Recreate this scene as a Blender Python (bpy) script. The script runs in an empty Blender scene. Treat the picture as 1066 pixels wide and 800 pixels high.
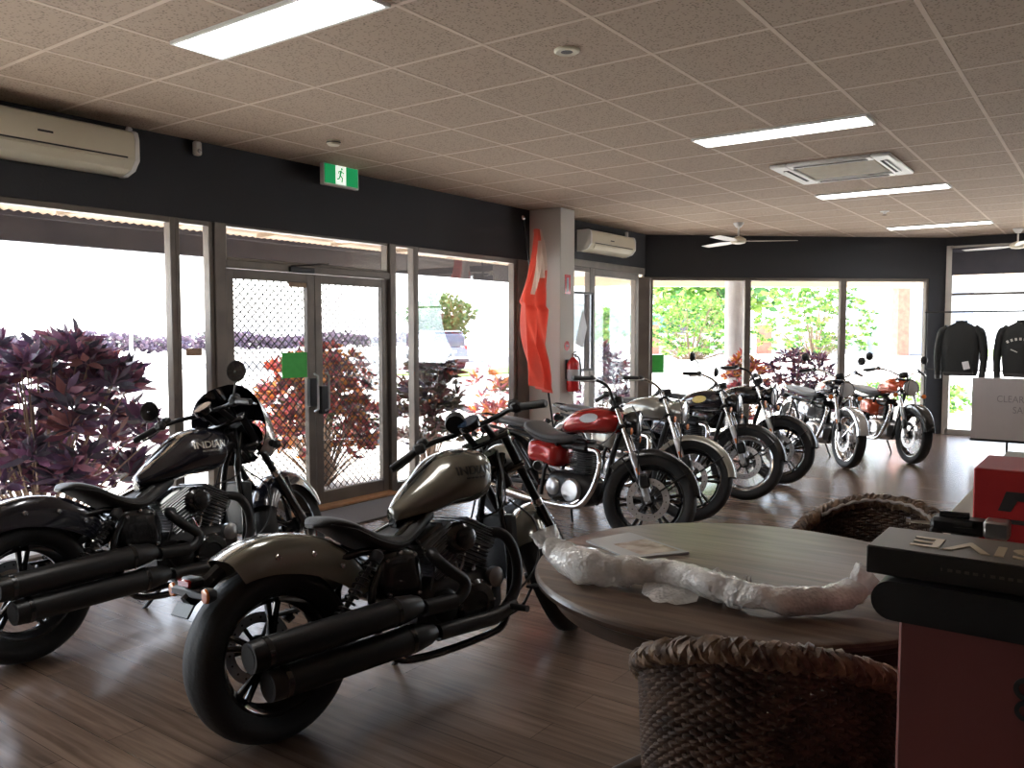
import bpy, bmesh, math, random
from math import sin, cos, pi, radians as R
from mathutils import Vector as V, Matrix, noise
random.seed(7)
S = bpy.context.scene
col = S.collection

# ------------------------------------------------------------------ camera
cd = bpy.data.cameras.new('camera'); cam = bpy.data.objects.new('camera', cd); col.objects.link(cam)
cam.location = (0, 0, 1.5); cam.rotation_euler = (R(90 - 3.48), 0, R(35.9))
cd.lens = 871 / 1066 * 36; cd.sensor_width = 36; cd.clip_start = .02; cd.clip_end = 600
S.camera = cam
# ------------------------------------------------------------------ world, sun, exposure
W = bpy.data.worlds.new('sky'); S.world = W; W.use_nodes = True
wn = W.node_tree; wn.nodes.clear()
sky = wn.nodes.new('ShaderNodeTexSky'); sky.sky_type = 'NISHITA'; sky.sun_disc = False
sky.sun_elevation = R(58); sky.sun_rotation = R(-75); sky.air_density = 1.2; sky.dust_density = 3.0
bg = wn.nodes.new('ShaderNodeBackground'); bg.inputs[1].default_value = .72
hz = wn.nodes.new('ShaderNodeMix'); hz.data_type = 'RGBA'; hz.inputs[0].default_value = .45; hz.inputs[7].default_value = (7.5, 7.6, 8.2, 1)
wo = wn.nodes.new('ShaderNodeOutputWorld')
wn.links.new(sky.outputs[0], hz.inputs[6]); wn.links.new(hz.outputs[2], bg.inputs[0]); wn.links.new(bg.outputs[0], wo.inputs[0])
sd = bpy.data.lights.new('sun', 'SUN'); sd.energy = 13.0; sd.angle = R(.6); sd.color = (1, .91, .78)
sun = bpy.data.objects.new('sun', sd); col.objects.link(sun)
SUN_DIR = V((-cos(R(58)) * cos(R(15)), cos(R(58)) * sin(R(15)), sin(R(58))))
sun.rotation_euler = SUN_DIR.to_track_quat('Z', 'Y').to_euler(); sun.location = (-20, 5, 30)
S.view_settings.view_transform = 'Standard'; S.view_settings.look = 'None'
S.view_settings.gamma = 1; S.view_settings.use_curve_mapping = False
S.view_settings.exposure = 0.7
PANEL_EMIT = 12.0

# ------------------------------------------------------------------ materials
def mat(name, c, rough=.5, metal=0, coat=0, var=None, bump=None, spec=.5, alpha=1, emit=None, trans=0):
    m = bpy.data.materials.new(name); m.use_nodes = True
    n = m.node_tree.nodes; l = m.node_tree.links; b = n['Principled BSDF']
    b.inputs['Base Color'].default_value = (*c, 1); b.inputs['Roughness'].default_value = rough
    b.inputs['Metallic'].default_value = metal; b.inputs['Coat Weight'].default_value = coat
    b.inputs['Coat Roughness'].default_value = .05
    b.inputs['Specular IOR Level'].default_value = spec; b.inputs['Alpha'].default_value = alpha
    b.inputs['Transmission Weight'].default_value = trans
    if emit: b.inputs['Emission Color'].default_value = (*emit[0], 1); b.inputs['Emission Strength'].default_value = emit[1]
    tc = n.new('ShaderNodeTexCoord')
    if var:                                       # (second colour, scale[, stretch])
        t = n.new('ShaderNodeTexNoise'); t.inputs['Scale'].default_value = var[1]; t.inputs['Detail'].default_value = 4
        r = n.new('ShaderNodeValToRGB'); r.color_ramp.elements[0].color = (*c, 1); r.color_ramp.elements[1].color = (*var[0], 1)
        r.color_ramp.elements[0].position = .38; r.color_ramp.elements[1].position = .62
        if len(var) > 2:
            mp = n.new('ShaderNodeMapping'); mp.inputs['Scale'].default_value = var[2]
            l.new(tc.outputs['Object'], mp.inputs[0]); l.new(mp.outputs[0], t.inputs['Vector'])
        else: l.new(tc.outputs['Object'], t.inputs['Vector'])
        l.new(t.outputs['Fac'], r.inputs[0]); l.new(r.outputs[0], b.inputs['Base Color'])
    if bump:                                      # (scale, strength, type)
        if len(bump) > 2 and bump[2] == 'vor': t = n.new('ShaderNodeTexVoronoi'); o = t.outputs['Distance']
        else: t = n.new('ShaderNodeTexNoise'); t.inputs['Detail'].default_value = 3; o = t.outputs['Fac']
        t.inputs['Scale'].default_value = bump[0]; l.new(tc.outputs['Object'], t.inputs['Vector'])
        bp = n.new('ShaderNodeBump'); bp.inputs['Strength'].default_value = bump[1]; bp.inputs['Distance'].default_value = .01
        l.new(o, bp.inputs['Height']); l.new(bp.outputs[0], b.inputs['Normal'])
    return m

def glassmat(name, tint=(.93, .95, .96), refl=.012):
    m = bpy.data.materials.new(name); m.use_nodes = True; n = m.node_tree.nodes; l = m.node_tree.links; n.clear()
    t = n.new('ShaderNodeBsdfTransparent'); t.inputs[0].default_value = (*tint, 1)
    g = n.new('ShaderNodeBsdfGlossy'); g.inputs['Roughness'].default_value = .01; g.inputs[0].default_value = (.9, .92, .95, 1)
    lw = n.new('ShaderNodeFresnel'); lw.inputs[0].default_value = 1.45
    mp = n.new('ShaderNodeMath'); mp.operation = 'MULTIPLY'; mp.inputs[1].default_value = refl / .04
    cl = n.new('ShaderNodeMath'); cl.operation = 'MINIMUM'; cl.inputs[1].default_value = .5
    x = n.new('ShaderNodeMixShader'); o = n.new('ShaderNodeOutputMaterial')
    l.new(lw.outputs[0], mp.inputs[0]); l.new(mp.outputs[0], cl.inputs[0]); l.new(cl.outputs[0], x.inputs[0])
    l.new(t.outputs[0], x.inputs[1]); l.new(g.outputs[0], x.inputs[2]); l.new(x.outputs[0], o.inputs[0])
    return m

def leafmat(name, cols):
    """each leaf gets its own colour from the face attribute 'leaf_tone'"""
    m = bpy.data.materials.new(name); m.use_nodes = True; n = m.node_tree.nodes; l = m.node_tree.links; b = n['Principled BSDF']
    a = n.new('ShaderNodeAttribute'); a.attribute_name = 'leaf_tone'
    r = n.new('ShaderNodeValToRGB'); r.color_ramp.interpolation = 'CONSTANT'
    while len(r.color_ramp.elements) < len(cols): r.color_ramp.elements.new(.5)
    for i, c in enumerate(cols):
        r.color_ramp.elements[i].position = i / len(cols); r.color_ramp.elements[i].color = (*c, 1)
    l.new(a.outputs['Fac'], r.inputs[0]); l.new(r.outputs[0], b.inputs['Base Color']); b.inputs['Roughness'].default_value = .45
    tr = n.new('ShaderNodeBsdfTranslucent'); mx = n.new('ShaderNodeMixShader'); mx.inputs[0].default_value = .3
    l.new(r.outputs[0], tr.inputs[0]); l.new(b.outputs[0], mx.inputs[1]); l.new(tr.outputs[0], mx.inputs[2])
    l.new(mx.outputs[0], n['Material Output'].inputs[0])
    return m

def woodmat(name, c1, c2, plank=None, rough=.3, grain=(1.2, 22, 22), bumpy=.05, coat=0):
    m = bpy.data.materials.new(name); m.use_nodes = True; n = m.node_tree.nodes; l = m.node_tree.links; b = n['Principled BSDF']
    tc = n.new('ShaderNodeTexCoord'); mp = n.new('ShaderNodeMapping'); mp.inputs['Scale'].default_value = grain
    l.new(tc.outputs['Object'], mp.inputs[0])
    t = n.new('ShaderNodeTexNoise'); t.inputs['Scale'].default_value = 1.5; t.inputs['Detail'].default_value = 6; t.inputs['Distortion'].default_value = .6
    l.new(mp.outputs[0], t.inputs['Vector'])
    r = n.new('ShaderNodeValToRGB'); r.color_ramp.elements[0].color = (*c1, 1); r.color_ramp.elements[1].color = (*c2, 1)
    r.color_ramp.elements[0].position = .3; r.color_ramp.elements[1].position = .7
    l.new(t.outputs['Fac'], r.inputs[0]); out = r.outputs[0]
    if plank:
        bk = n.new('ShaderNodeTexBrick'); bk.inputs['Scale'].default_value = 1; bk.inputs['Brick Width'].default_value = plank[0]
        bk.inputs['Row Height'].default_value = plank[1]; bk.inputs['Mortar Size'].default_value = .0018; bk.inputs['Mortar Smooth'].default_value = .2
        bk.inputs['Color1'].default_value = (.84, .84, .84, 1); bk.inputs['Color2'].default_value = (1.14, 1.12, 1.1, 1); bk.inputs['Mortar'].default_value = (.45, .45, .45, 1)
        bk.offset = .37; l.new(tc.outputs['Object'], bk.inputs['Vector'])
        mx = n.new('ShaderNodeMix'); mx.data_type = 'RGBA'; mx.blend_type = 'MULTIPLY'; mx.inputs[0].default_value = 1
        l.new(out, mx.inputs[6]); l.new(bk.outputs['Color'], mx.inputs[7]); out = mx.outputs[2]
    l.new(out, b.inputs['Base Color']); b.inputs['Roughness'].default_value = rough; b.inputs['Coat Weight'].default_value = coat
    bp = n.new('ShaderNodeBump'); bp.inputs['Strength'].default_value = bumpy; bp.inputs['Distance'].default_value = .01
    l.new(t.outputs['Fac'], bp.inputs['Height']); l.new(bp.outputs[0], b.inputs['Normal'])
    return m

def tilemat():
    m = mat('ceiling tile', (.5, .44, .38), .9); n = m.node_tree.nodes; l = m.node_tree.links; b = n['Principled BSDF']
    tc = n.new('ShaderNodeTexCoord')
    v = n.new('ShaderNodeTexVoronoi'); v.inputs['Scale'].default_value = 62; v.inputs['Randomness'].default_value = .75
    l.new(tc.outputs['Object'], v.inputs['Vector'])
    r = n.new('ShaderNodeValToRGB'); r.color_ramp.elements[0].color = (.21, .16, .12, 1); r.color_ramp.elements[1].color = (.45, .35, .27, 1)
    r.color_ramp.elements[0].position = .22; r.color_ramp.elements[1].position = .42
    l.new(v.outputs['Distance'], r.inputs[0]); l.new(r.outputs[0], b.inputs['Base Color'])
    return m

MT = dict(
 floor=woodmat('wood plank vinyl', (.115, .078, .058), (.235, .165, .125), (1.25, .155), .24, bumpy=.03),
 tile=tilemat(), tbar=mat('ceiling bar', (.62, .51, .42), .7, var=((.66, .55, .45), 6)),
 dark=mat('charcoal wall paint', (.028, .03, .036), .75, bump=(60, .1)),
 dim=mat('warm grey wall paint', (.22, .19, .17), .85, bump=(60, .1)),
 white=mat('white wall paint', (.66, .64, .60), .7, bump=(70, .1)),
 alu=mat('bronze aluminium', (.16, .14, .125), .45, .4, var=((.2, .175, .15), 5)),
 paleframe=mat('pale aluminium', (.5, .47, .43), .4, .3, var=((.56, .53, .48), 4)),
 glass=glassmat('window glass'),
 acw=mat('cream plastic', (.70, .65, .51), .4, var=((.74, .69, .55), 3)),
 whitep=mat('white plastic', (.8, .79, .76), .4, var=((.83, .82, .8), 3)),
 blackp=mat('black plastic', (.014, .014, .015), .45, bump=(90, .05)),
 slot=mat('dark slot', (.03, .03, .03), .8, var=((.04, .04, .04), 9)),
 tyre=mat('tyre rubber', (.014, .014, .015), .62, bump=(55, .25)),
 blackm=mat('black enamel metal', (.010, .010, .011), .22, .0, coat=.6, bump=(6, .01)),
 satin=mat('satin black metal', (.022, .021, .021), .38, .5, bump=(70, .05)),
 dkfin=mat('dark cast metal', (.045, .045, .047), .4, .7, bump=(90, .08)),
 finedge=mat('machined fin metal', (.33, .33, .34), .32, .9, var=((.42, .42, .43), 30)),
 chrome=mat('chrome', (.78, .78, .8), .08, 1, var=((.82, .82, .84), 4)),
 alloy=mat('brushed alloy', (.5, .5, .51), .3, .9, var=((.58, .58, .6), 14)),
 leather=mat('black leather', (.022, .02, .02), .42, bump=(160, .3)),
 greyseat=mat('grey seat vinyl', (.09, .09, .095), .45, bump=(150, .2)),
 olive=mat('grey green gloss paint', (.165, .155, .125), .2, .35, coat=1, bump=(3, .004)),
 blackpaint=mat('black metallic paint', (.013, .013, .021), .22, .3, coat=1, bump=(3, .004)),
 redpaint=mat('deep red gloss paint', (.42, .016, .014), .2, .25, coat=1, bump=(3, .004)),
 silverpaint=mat('silver grey paint', (.36, .35, .31), .25, .5, coat=1, bump=(3, .004)),
 whitepaint=mat('pale chrome paint', (.62, .64, .68), .15, .7, coat=1, bump=(3, .004)),
 orangepaint=mat('orange red paint', (.62, .09, .03), .2, .2, coat=1, bump=(3, .004)),
 yellow=mat('yellow badge', (.7, .48, .06), .4, var=((.78, .55, .1), 40)),
 indic=mat('orange lens', (.75, .2, .04), .15, coat=.7, bump=(60, .1)),
 redlens=mat('red lens', (.4, .01, .01), .15, coat=.7, bump=(60, .1)),
 lens=mat('clear lamp lens', (.75, .77, .8), .08, .5, coat=1, bump=(40, .2)),
 mirror=mat('mirror glass', (.5, .52, .56), .03, 1, bump=(2, .002)),
 smoke=glassmat('smoked screen', (.5, .5, .53), .12),
 letter=mat('pale letter metal', (.55, .53, .48), .3, .6, var=((.62, .6, .55), 30)),
 darkletter=mat('dark letter metal', (.03, .03, .03), .3, .5, var=((.04, .04, .04), 30)),
 table=woodmat('dark table wood', (.075, .048, .034), (.21, .15, .11), None, .38, (1.4, 13, 13), .3, .0),
 tedge=woodmat('dark table edge', (.045, .028, .02), (.09, .06, .045), None, .3, (1, 6, 30), .05, .3),
 wicker=mat('brown wicker', (.055, .032, .024), .55, var=((.13, .075, .05), 14), bump=(200, .3)),
 wickerrim=mat('brown wicker braid', (.09, .052, .035), .5, var=((.28, .18, .11), 22), bump=(200, .3)),
 palewick=mat('pale grey cane', (.42, .38, .35), .5, var=((.5, .46, .42), 30)),
 redpanel=mat('brick red laminate', (.17, .045, .04), .6, var=((.19, .05, .045), 3)),
 redcard=mat('red carton', (.5, .02, .025), .5, var=((.55, .03, .03), 5)),
 beige=mat('beige laminate', (.5, .46, .38), .5, var=((.54, .5, .42), 5)),
 card=mat('black carton', (.02, .018, .016), .35, var=((.028, .025, .022), 7)),
 cardtop=mat('dark bronze printed card', (.10, .085, .065), .4, var=((.13, .11, .085), 6)),
 tan=mat('tan grille plastic', (.36, .29, .18), .5, var=((.4, .33, .21), 8)),
 gold=mat('gold print', (.55, .45, .3), .35, .3, var=((.6, .5, .34), 30)),
 exitg=mat('exit green', (.0, .32, .09), .4, emit=((.0, .35, .1), .35), bump=(30, .01)),
 exitw=mat('exit white', (.9, .95, .9), .4, emit=((.9, 1, .9), .5), bump=(30, .01)),
 greens=mat('green sticker', (.06, .6, .09), .5, alpha=1, var=((.07, .64, .1), 20)),
 brownst=mat('brown sticker', (.35, .22, .14), .5, var=((.42, .28, .18), 60)),
 redm=mat('extinguisher red', (.6, .02, .02), .25, coat=.5, bump=(4, .005)),
 redflag=mat('red flag cloth', (.75, .17, .13), .8, var=((.8, .21, .16), 12), bump=(120, .2)),
 whiteflag=mat('white flag cloth', (.75, .68, .62), .8, var=((.8, .73, .68), 12), bump=(120, .2)),
 paper=mat('glossy paper', (.45, .46, .48), .2, var=((.52, .53, .55), 3)),
 photo=mat('printed photograph', (.3, .24, .2), .2, var=((.62, .55, .48), 14)),
 greybd=mat('grey sign board', (.62, .60, .62), .6, var=((.65, .63, .65), 3)),
 faint=mat('faint grey lettering', (.34, .33, .36), .6, var=((.37, .36, .39), 12)),
 ground=mat('pale concrete', (.62, .60, .56), .9, var=((.72, .70, .66), 1.3)),
 road=mat('bleached asphalt', (.13, .13, .14), .9, var=((.17, .17, .18), 2)),
 grass=mat('mown grass', (.10, .2, .03), .9, var=((.16, .26, .05), 1.5), bump=(40, .4)),
 soffit=mat('corrugated soffit', (.55, .42, .30), .6, var=((.62, .48, .35), 3)),
 beam=mat('dark fascia beam', (.055, .055, .075), .6, var=((.075, .075, .095), 3)),
 brick=mat('red brick', (.4, .13, .09), .8, var=((.5, .18, .12), 9)),
 bluewall=mat('blue grey render', (.36, .40, .48), .8, var=((.4, .44, .52), 2)),
 shed=mat('pale green cladding', (.10, .24, .20), .6, var=((.12, .27, .22), 1)),
 cement=mat('grey render pillar', (.40, .40, .42), .8, var=((.46, .46, .48), 4)),
 carw=mat('silver car paint', (.16, .19, .26), .25, .5, coat=1, bump=(3, .003)),
 cargl=mat('dark car glass', (.03, .05, .09), .08, coat=1, bump=(3, .003)),
 bark=mat('brown stem', (.22, .15, .10), .8, var=((.3, .2, .14), 20)),
 croton=leafmat('purple croton leaves', [(.07, .03, .075), (.12, .045, .09), (.05, .04, .06), (.17, .06, .09), (.1, .05, .1), (.24, .09, .09)]),
 crotonr=leafmat('red and orange croton leaves', [(.45, .08, .04), (.3, .05, .05), (.55, .22, .05), (.16, .06, .08), (.5, .1, .12), (.12, .12, .05)]),
 crotond=leafmat('dark bronze croton leaves', [(.05, .035, .06), (.08, .06, .04), (.14, .05, .05), (.05, .05, .03)]),
 green=leafmat('green shrub leaves', [(.10, .26, .04), (.17, .34, .06), (.28, .42, .09), (.06, .18, .05), (.42, .5, .14)]),
 greend=leafmat('dark green leaves', [(.05, .13, .04), (.09, .18, .05), (.12, .2, .07)]),
 hedge=leafmat('purplish hedge leaves', [(.12, .09, .14), (.16, .11, .15), (.1, .1, .1)]),
 mat_=mat('grey door mat', (.13, .12, .12), .95, bump=(200, .5)),
 sill=mat('orange timber sill', (.42, .22, .11), .5, var=((.5, .28, .15), 14)),
 wire=mat('dark grille wire', (.05, .048, .045), .6, .2, bump=(50, .05)),
 jacket=mat('black jacket leather', (.008, .009, .009), .75, bump=(40, .4)),
)
for k in ('table', 'tedge'): MT[k].node_tree.nodes['Principled BSDF'].inputs['Specular IOR Level'].default_value = .28
m = bpy.data.materials.new('light panel'); m.use_nodes = True
m.node_tree.nodes['Principled BSDF'].inputs['Emission Color'].default_value = (1, .98, .95, 1)
m.node_tree.nodes['Principled BSDF'].inputs['Emission Strength'].default_value = PANEL_EMIT
MT['panel'] = m
for k in ('redflag', 'whiteflag'):               # thin cloth lets light through
    m = MT[k]; n = m.node_tree.nodes; l = m.node_tree.links; tr = n.new('ShaderNodeBsdfTranslucent'); mx = n.new('ShaderNodeMixShader'); mx.inputs[0].default_value = .5
    tr.inputs[0].default_value = (.95, .36, .28, 1) if k == 'redflag' else (.9, .82, .75, 1)
    l.new(n['Principled BSDF'].outputs[0], mx.inputs[1]); l.new(tr.outputs[0], mx.inputs[2]); l.new(mx.outputs[0], n['Material Output'].inputs[0])
# bubble wrap: milky, partly see-through film with blisters
m = bpy.data.materials.new('bubble wrap'); m.use_nodes = True; n = m.node_tree.nodes; l = m.node_tree.links; b = n['Principled BSDF']
b.inputs['Base Color'].default_value = (.95, .94, .93, 1); b.inputs['Roughness'].default_value = .18; b.inputs['Coat Weight'].default_value = .6
tc = n.new('ShaderNodeTexCoord'); t = n.new('ShaderNodeTexNoise'); t.inputs['Scale'].default_value = 7; t.inputs['Detail'].default_value = 4
r = n.new('ShaderNodeMapRange'); r.inputs[1].default_value = .35; r.inputs[2].default_value = .62; r.inputs[3].default_value = .5; r.inputs[4].default_value = 1.0
l.new(tc.outputs['Object'], t.inputs['Vector']); l.new(t.outputs['Fac'], r.inputs[0]); l.new(r.outputs[0], b.inputs['Alpha'])
v = n.new('ShaderNodeTexVoronoi'); v.inputs['Scale'].default_value = 95; bp = n.new('ShaderNodeBump'); bp.inputs['Strength'].default_value = .9; bp.inputs['Distance'].default_value = .004
l.new(tc.outputs['Object'], v.inputs['Vector']); l.new(v.outputs['Distance'], bp.inputs['Height']); l.new(bp.outputs[0], b.inputs['Normal'])
MT['bubble'] = m

# ------------------------------------------------------------------ mesh helpers
def crm(P, n=8, closed=False):
    """Catmull-Rom through points"""
    P = [V(p) for p in P]; out = []
    N = len(P)
    for i in range(N if closed else N - 1):
        p0 = P[(i - 1) % N] if closed or i > 0 else P[0] * 2 - P[1]
        p1 = P[i]; p2 = P[(i + 1) % N]
        p3 = P[(i + 2) % N] if closed or i + 2 < N else P[-1] * 2 - P[-2]
        for k in range(n):
            t = k / n
            out.append(.5 * ((2 * p1) + (p2 - p0) * t + (2 * p0 - 5 * p1 + 4 * p2 - p3) * t * t + (3 * p1 - p0 - 3 * p2 + p3) * t ** 3))
    if not closed: out.append(P[-1].copy())
    return out

class M:
    def __init__(s): s.v = []; s.f = []
    def add(s, v, f, mx=None):
        o = len(s.v); s.v += [(mx @ V(p)) if mx else V(p) for p in v]; s.f += [tuple(i + o for i in q) for q in f]; return s
    def box(s, c, d, bev=0, rot=None):
        hx, hy, hz = d[0] / 2, d[1] / 2, d[2] / 2; b = min(bev, hx * .9, hy * .9, hz * .9)
        mx = Matrix.Translation(V(c)) @ (rot.to_4x4() if rot else Matrix.Identity(4))
        if b <= 0:
            v = [(x * hx, y * hy, z * hz) for x in (-1, 1) for y in (-1, 1) for z in (-1, 1)]
            return s.add(v, [(0, 1, 3, 2), (4, 6, 7, 5), (0, 4, 5, 1), (2, 3, 7, 6), (0, 2, 6, 4), (1, 5, 7, 3)], mx)
        v = []; ix = {}
        for x in (-1, 1):
            for y in (-1, 1):
                for z in (-1, 1):
                    ix[x, y, z, 0] = len(v); v.append((x * hx, y * (hy - b), z * (hz - b)))
                    ix[x, y, z, 1] = len(v); v.append((x * (hx - b), y * hy, z * (hz - b)))
                    ix[x, y, z, 2] = len(v); v.append((x * (hx - b), y * (hy - b), z * hz))
        f = []
        for sg in (-1, 1):
            q = [(-1, -1), (1, -1), (1, 1), (-1, 1)]
            if sg < 0: q = q[::-1]
            f.append(tuple(ix[sg, a, c_, 0] for a, c_ in q)); f.append(tuple(ix[c_, sg, a, 1] for a, c_ in q)); f.append(tuple(ix[a, c_, sg, 2] for a, c_ in q))
            for s2 in (-1, 1):
                a = (ix[-1, sg, s2, 1], ix[1, sg, s2, 1], ix[1, sg, s2, 2], ix[-1, sg, s2, 2]); f.append(a if sg * s2 > 0 else a[::-1])
                a = (ix[sg, -1, s2, 2], ix[sg, 1, s2, 2], ix[sg, 1, s2, 0], ix[sg, -1, s2, 0]); f.append(a[::-1] if sg * s2 < 0 else a)
                a = (ix[sg, s2, -1, 0], ix[sg, s2, 1, 0], ix[sg, s2, 1, 1], ix[sg, s2, -1, 1]); f.append(a if sg * s2 > 0 else a[::-1])
                for s3 in (-1, 1):
                    a = (ix[sg, s2, s3, 0], ix[sg, s2, s3, 1], ix[sg, s2, s3, 2]); f.append(a if sg * s2 * s3 > 0 else a[::-1])
        return s.add(v, f, mx)
    def tube(s, P, r, n=10, closed=False, cap=True, flat=1.0, up=None):
        P = [V(p) for p in P]; N = len(P)
        rs = r if isinstance(r, (list, tuple)) else [r] * N
        if len(rs) != N: rs = [rs[0] + (rs[-1] - rs[0]) * i / (N - 1) for i in range(N)] if len(rs) == 2 else [rs[min(len(rs) - 1, int(i * len(rs) / N))] for i in range(N)]
        o = len(s.v); nrm = None
        for i in range(N):
            a = P[(i - 1) % N] if closed or i > 0 else P[i]; b = P[(i + 1) % N] if closed or i < N - 1 else P[i]
            t = (b - a); t = t.normalized() if t.length > 1e-9 else V((0, 0, 1))
            if nrm is None:
                u0 = V(up) if up else (V((0, 0, 1)) if abs(t.z) < .9 else V((1, 0, 0))); nrm = (u0 - t * u0.dot(t)).normalized()
            else:
                nrm = nrm - t * nrm.dot(t); nrm = nrm.normalized() if nrm.length > 1e-6 else t.orthogonal().normalized()
            bn = t.cross(nrm)
            for k in range(n):
                q = 2 * pi * k / n; s.v.append(P[i] + (nrm * cos(q) * flat + bn * sin(q)) * rs[i])
        for i in range(N if closed else N - 1):
            j = (i + 1) % N
            for k in range(n):
                k2 = (k + 1) % n; s.f.append((o + i * n + k, o + i * n + k2, o + j * n + k2, o + j * n + k))
        if cap and not closed:
            s.f.append(tuple(o + k for k in range(n))[::-1]); s.f.append(tuple(o + (N - 1) * n + k for k in range(n)))
        return s
    def lathe(s, prof, c=(0, 0, 0), axis=(0, 0, 1), n=28, closed=False):
        """prof: (radius, height along axis)"""
        q = V(axis).to_track_quat('Z', 'Y').to_matrix().to_4x4(); mx = Matrix.Translation(V(c)) @ q
        v = []; f = []; m_ = len(prof)
        for k in range(n):
            a = 2 * pi * k / n
            for r, h in prof: v.append((r * cos(a), r * sin(a), h))
        for k in range(n):
            k2 = (k + 1) % n
            for i in range(m_ if closed else m_ - 1):
                j = (i + 1) % m_; f.append((k * m_ + i, k2 * m_ + i, k2 * m_ + j, k * m_ + j))
        if not closed:
            if prof[0][0] > 1e-5: f.append(tuple(k * m_ for k in range(n))[::-1])
            if prof[-1][0] > 1e-5: f.append(tuple(k * m_ + m_ - 1 for k in range(n)))
        return s.add(v, f, mx)
    def loft(s, rings, cap=True, closed=False):
        o = len(s.v); n = len(rings[0])
        for r in rings: s.v += [V(p) for p in r]
        for i in range(len(rings) if closed else len(rings) - 1):
            j = (i + 1) % len(rings)
            for k in range(n):
                k2 = (k + 1) % n; s.f.append((o + i * n + k, o + i * n + k2, o + j * n + k2, o + j * n + k))
        if cap and not closed: s.f.append(tuple(o + k for k in range(n))[::-1]); s.f.append(tuple(o + (len(rings) - 1) * n + k for k in range(n)))
        return s
    def ball(s, c, r, sc=(1, 1, 1), n=16, rot=None):
        prof = [(max(1e-6, r * sin(pi * i / 10)), -r * cos(pi * i / 10)) for i in range(11)]
        q = M().lathe(prof, n=n); mx = Matrix.Translation(V(c)) @ (rot.to_4x4() if rot else Matrix.Identity(4)) @ Matrix.Diagonal((*sc, 1))
        return s.add(q.v, q.f, mx)
    def xf(s, mx): s.v = [mx @ p for p in s.v]; return s
    def cat(s, o): return s.add(o.v, o.f)
    def build(s, name, mt, parent=None, smooth=38, xf=None, loc=None):
        me = bpy.data.meshes.new(name); vs = [xf @ p for p in s.v] if xf else s.v
        me.from_pydata([tuple(p) for p in vs], [], s.f); me.update()
        bm = bmesh.new(); bm.from_mesh(me); bmesh.ops.remove_doubles(bm, verts=bm.verts, dist=1e-6); bmesh.ops.recalc_face_normals(bm, faces=bm.faces); bm.to_mesh(me); bm.free()
        if smooth: me.shade_smooth(); me.set_sharp_from_angle(angle=R(smooth))
        me.materials.append(MT[mt]); o = bpy.data.objects.new(name, me); col.objects.link(o)
        if parent: o.parent = parent
        if loc: o.location = loc
        return o

def thing(name, label, cat, loc=(0, 0, 0), rot=(0, 0, 0), group=None):
    o = bpy.data.objects.new(name, None); col.objects.link(o); o.empty_display_size = .1
    o.location = loc; o.rotation_euler = rot; o['label'] = label; o['category'] = cat
    if group: o['group'] = group
    return o
def tag(o, label, cat, group=None, kind=None):
    o['label'] = label; o['category'] = cat
    if group: o['group'] = group
    if kind: o['kind'] = kind
    return o
def struct(o): o['kind'] = 'structure'; return o
def text(s, size=1, depth=.002, font_shear=0, width=1.0, bold=.0):
    cu = bpy.data.curves.new('t', 'FONT'); cu.body = s; cu.size = size; cu.extrude = depth; cu.align_x = 'CENTER'; cu.align_y = 'CENTER'; cu.offset = bold; cu.resolution_u = 3
    ob = bpy.data.objects.new('t', cu); col.objects.link(ob); dg = bpy.context.evaluated_depsgraph_get(); dg.update()
    me = bpy.data.meshes.new_from_object(ob.evaluated_get(dg)); g = M()
    g.v = [V((v.co.x * width, v.co.y, v.co.z)) for v in me.vertices]; g.f = [tuple(p.vertices) for p in me.polygons]
    bpy.data.objects.remove(ob); bpy.data.curves.remove(cu); bpy.data.meshes.remove(me)
    return g
def frame4(x, y, z, o=(0, 0, 0)):
    m_ = Matrix.Identity(4)
    for i, a in enumerate((x, y, z)):
        for k in range(3): m_[k][i] = a[k]
    for k in range(3): m_[k][3] = o[k]
    return m_
def sgnp(x, p): return math.copysign(abs(x) ** p, x)

# ------------------------------------------------------------------ room shell
H_C = 2.9; H_W = 2.33; XW = -5.5
def prism(g, poly, z0, z1):
    n_ = len(poly); v = [(x, y, z0) for x, y in poly] + [(x, y, z1) for x, y in poly]
    f = [tuple(range(n_))[::-1], tuple(range(n_, 2 * n_))] + [(i, (i + 1) % n_, (i + 1) % n_ + n_, i + n_) for i in range(n_)]
    return g.add(v, f)
room_poly = [(XW - .12, -2.6), (3.1, -2.6), (3.1, 13.92), (-2.1, 13.92), (-5.62, 10.86)]
struct(prism(M(), room_poly, -.12, 0).build('floor', 'floor', smooth=0))
struct(prism(M(), room_poly, H_C, H_C + .1).build('ceiling', 'tile', smooth=0))
# suspended grid of T-bars
def inside_len(x=None, y=None):
    if x is not None:
        y1 = 13.78 if x > -2.1 else 10.85 + (x + 5.5) / 3.4 * 2.95 - .02
        return (-2.5, y1)
    x0 = -5.48 if y < 10.85 else -5.5 + (y - 10.85) / 2.95 * 3.4 + .03
    return (x0, 3.0)
g = M(); x = -3.155 - .604 * 3
while x < 3.0:
    a, b = inside_len(x=x); g.box((x, (a + b) / 2, H_C - .0008), (.022, b - a, .0016)); x += .604
y = 3.283 - .604 * 9
while y < 13.7:
    a, b = inside_len(y=y); g.box(((a + b) / 2, y, H_C - .0006), (b - a, .022, .0012)); y += .604
struct(g.build('trim_1', 'tbar', smooth=0))

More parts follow.
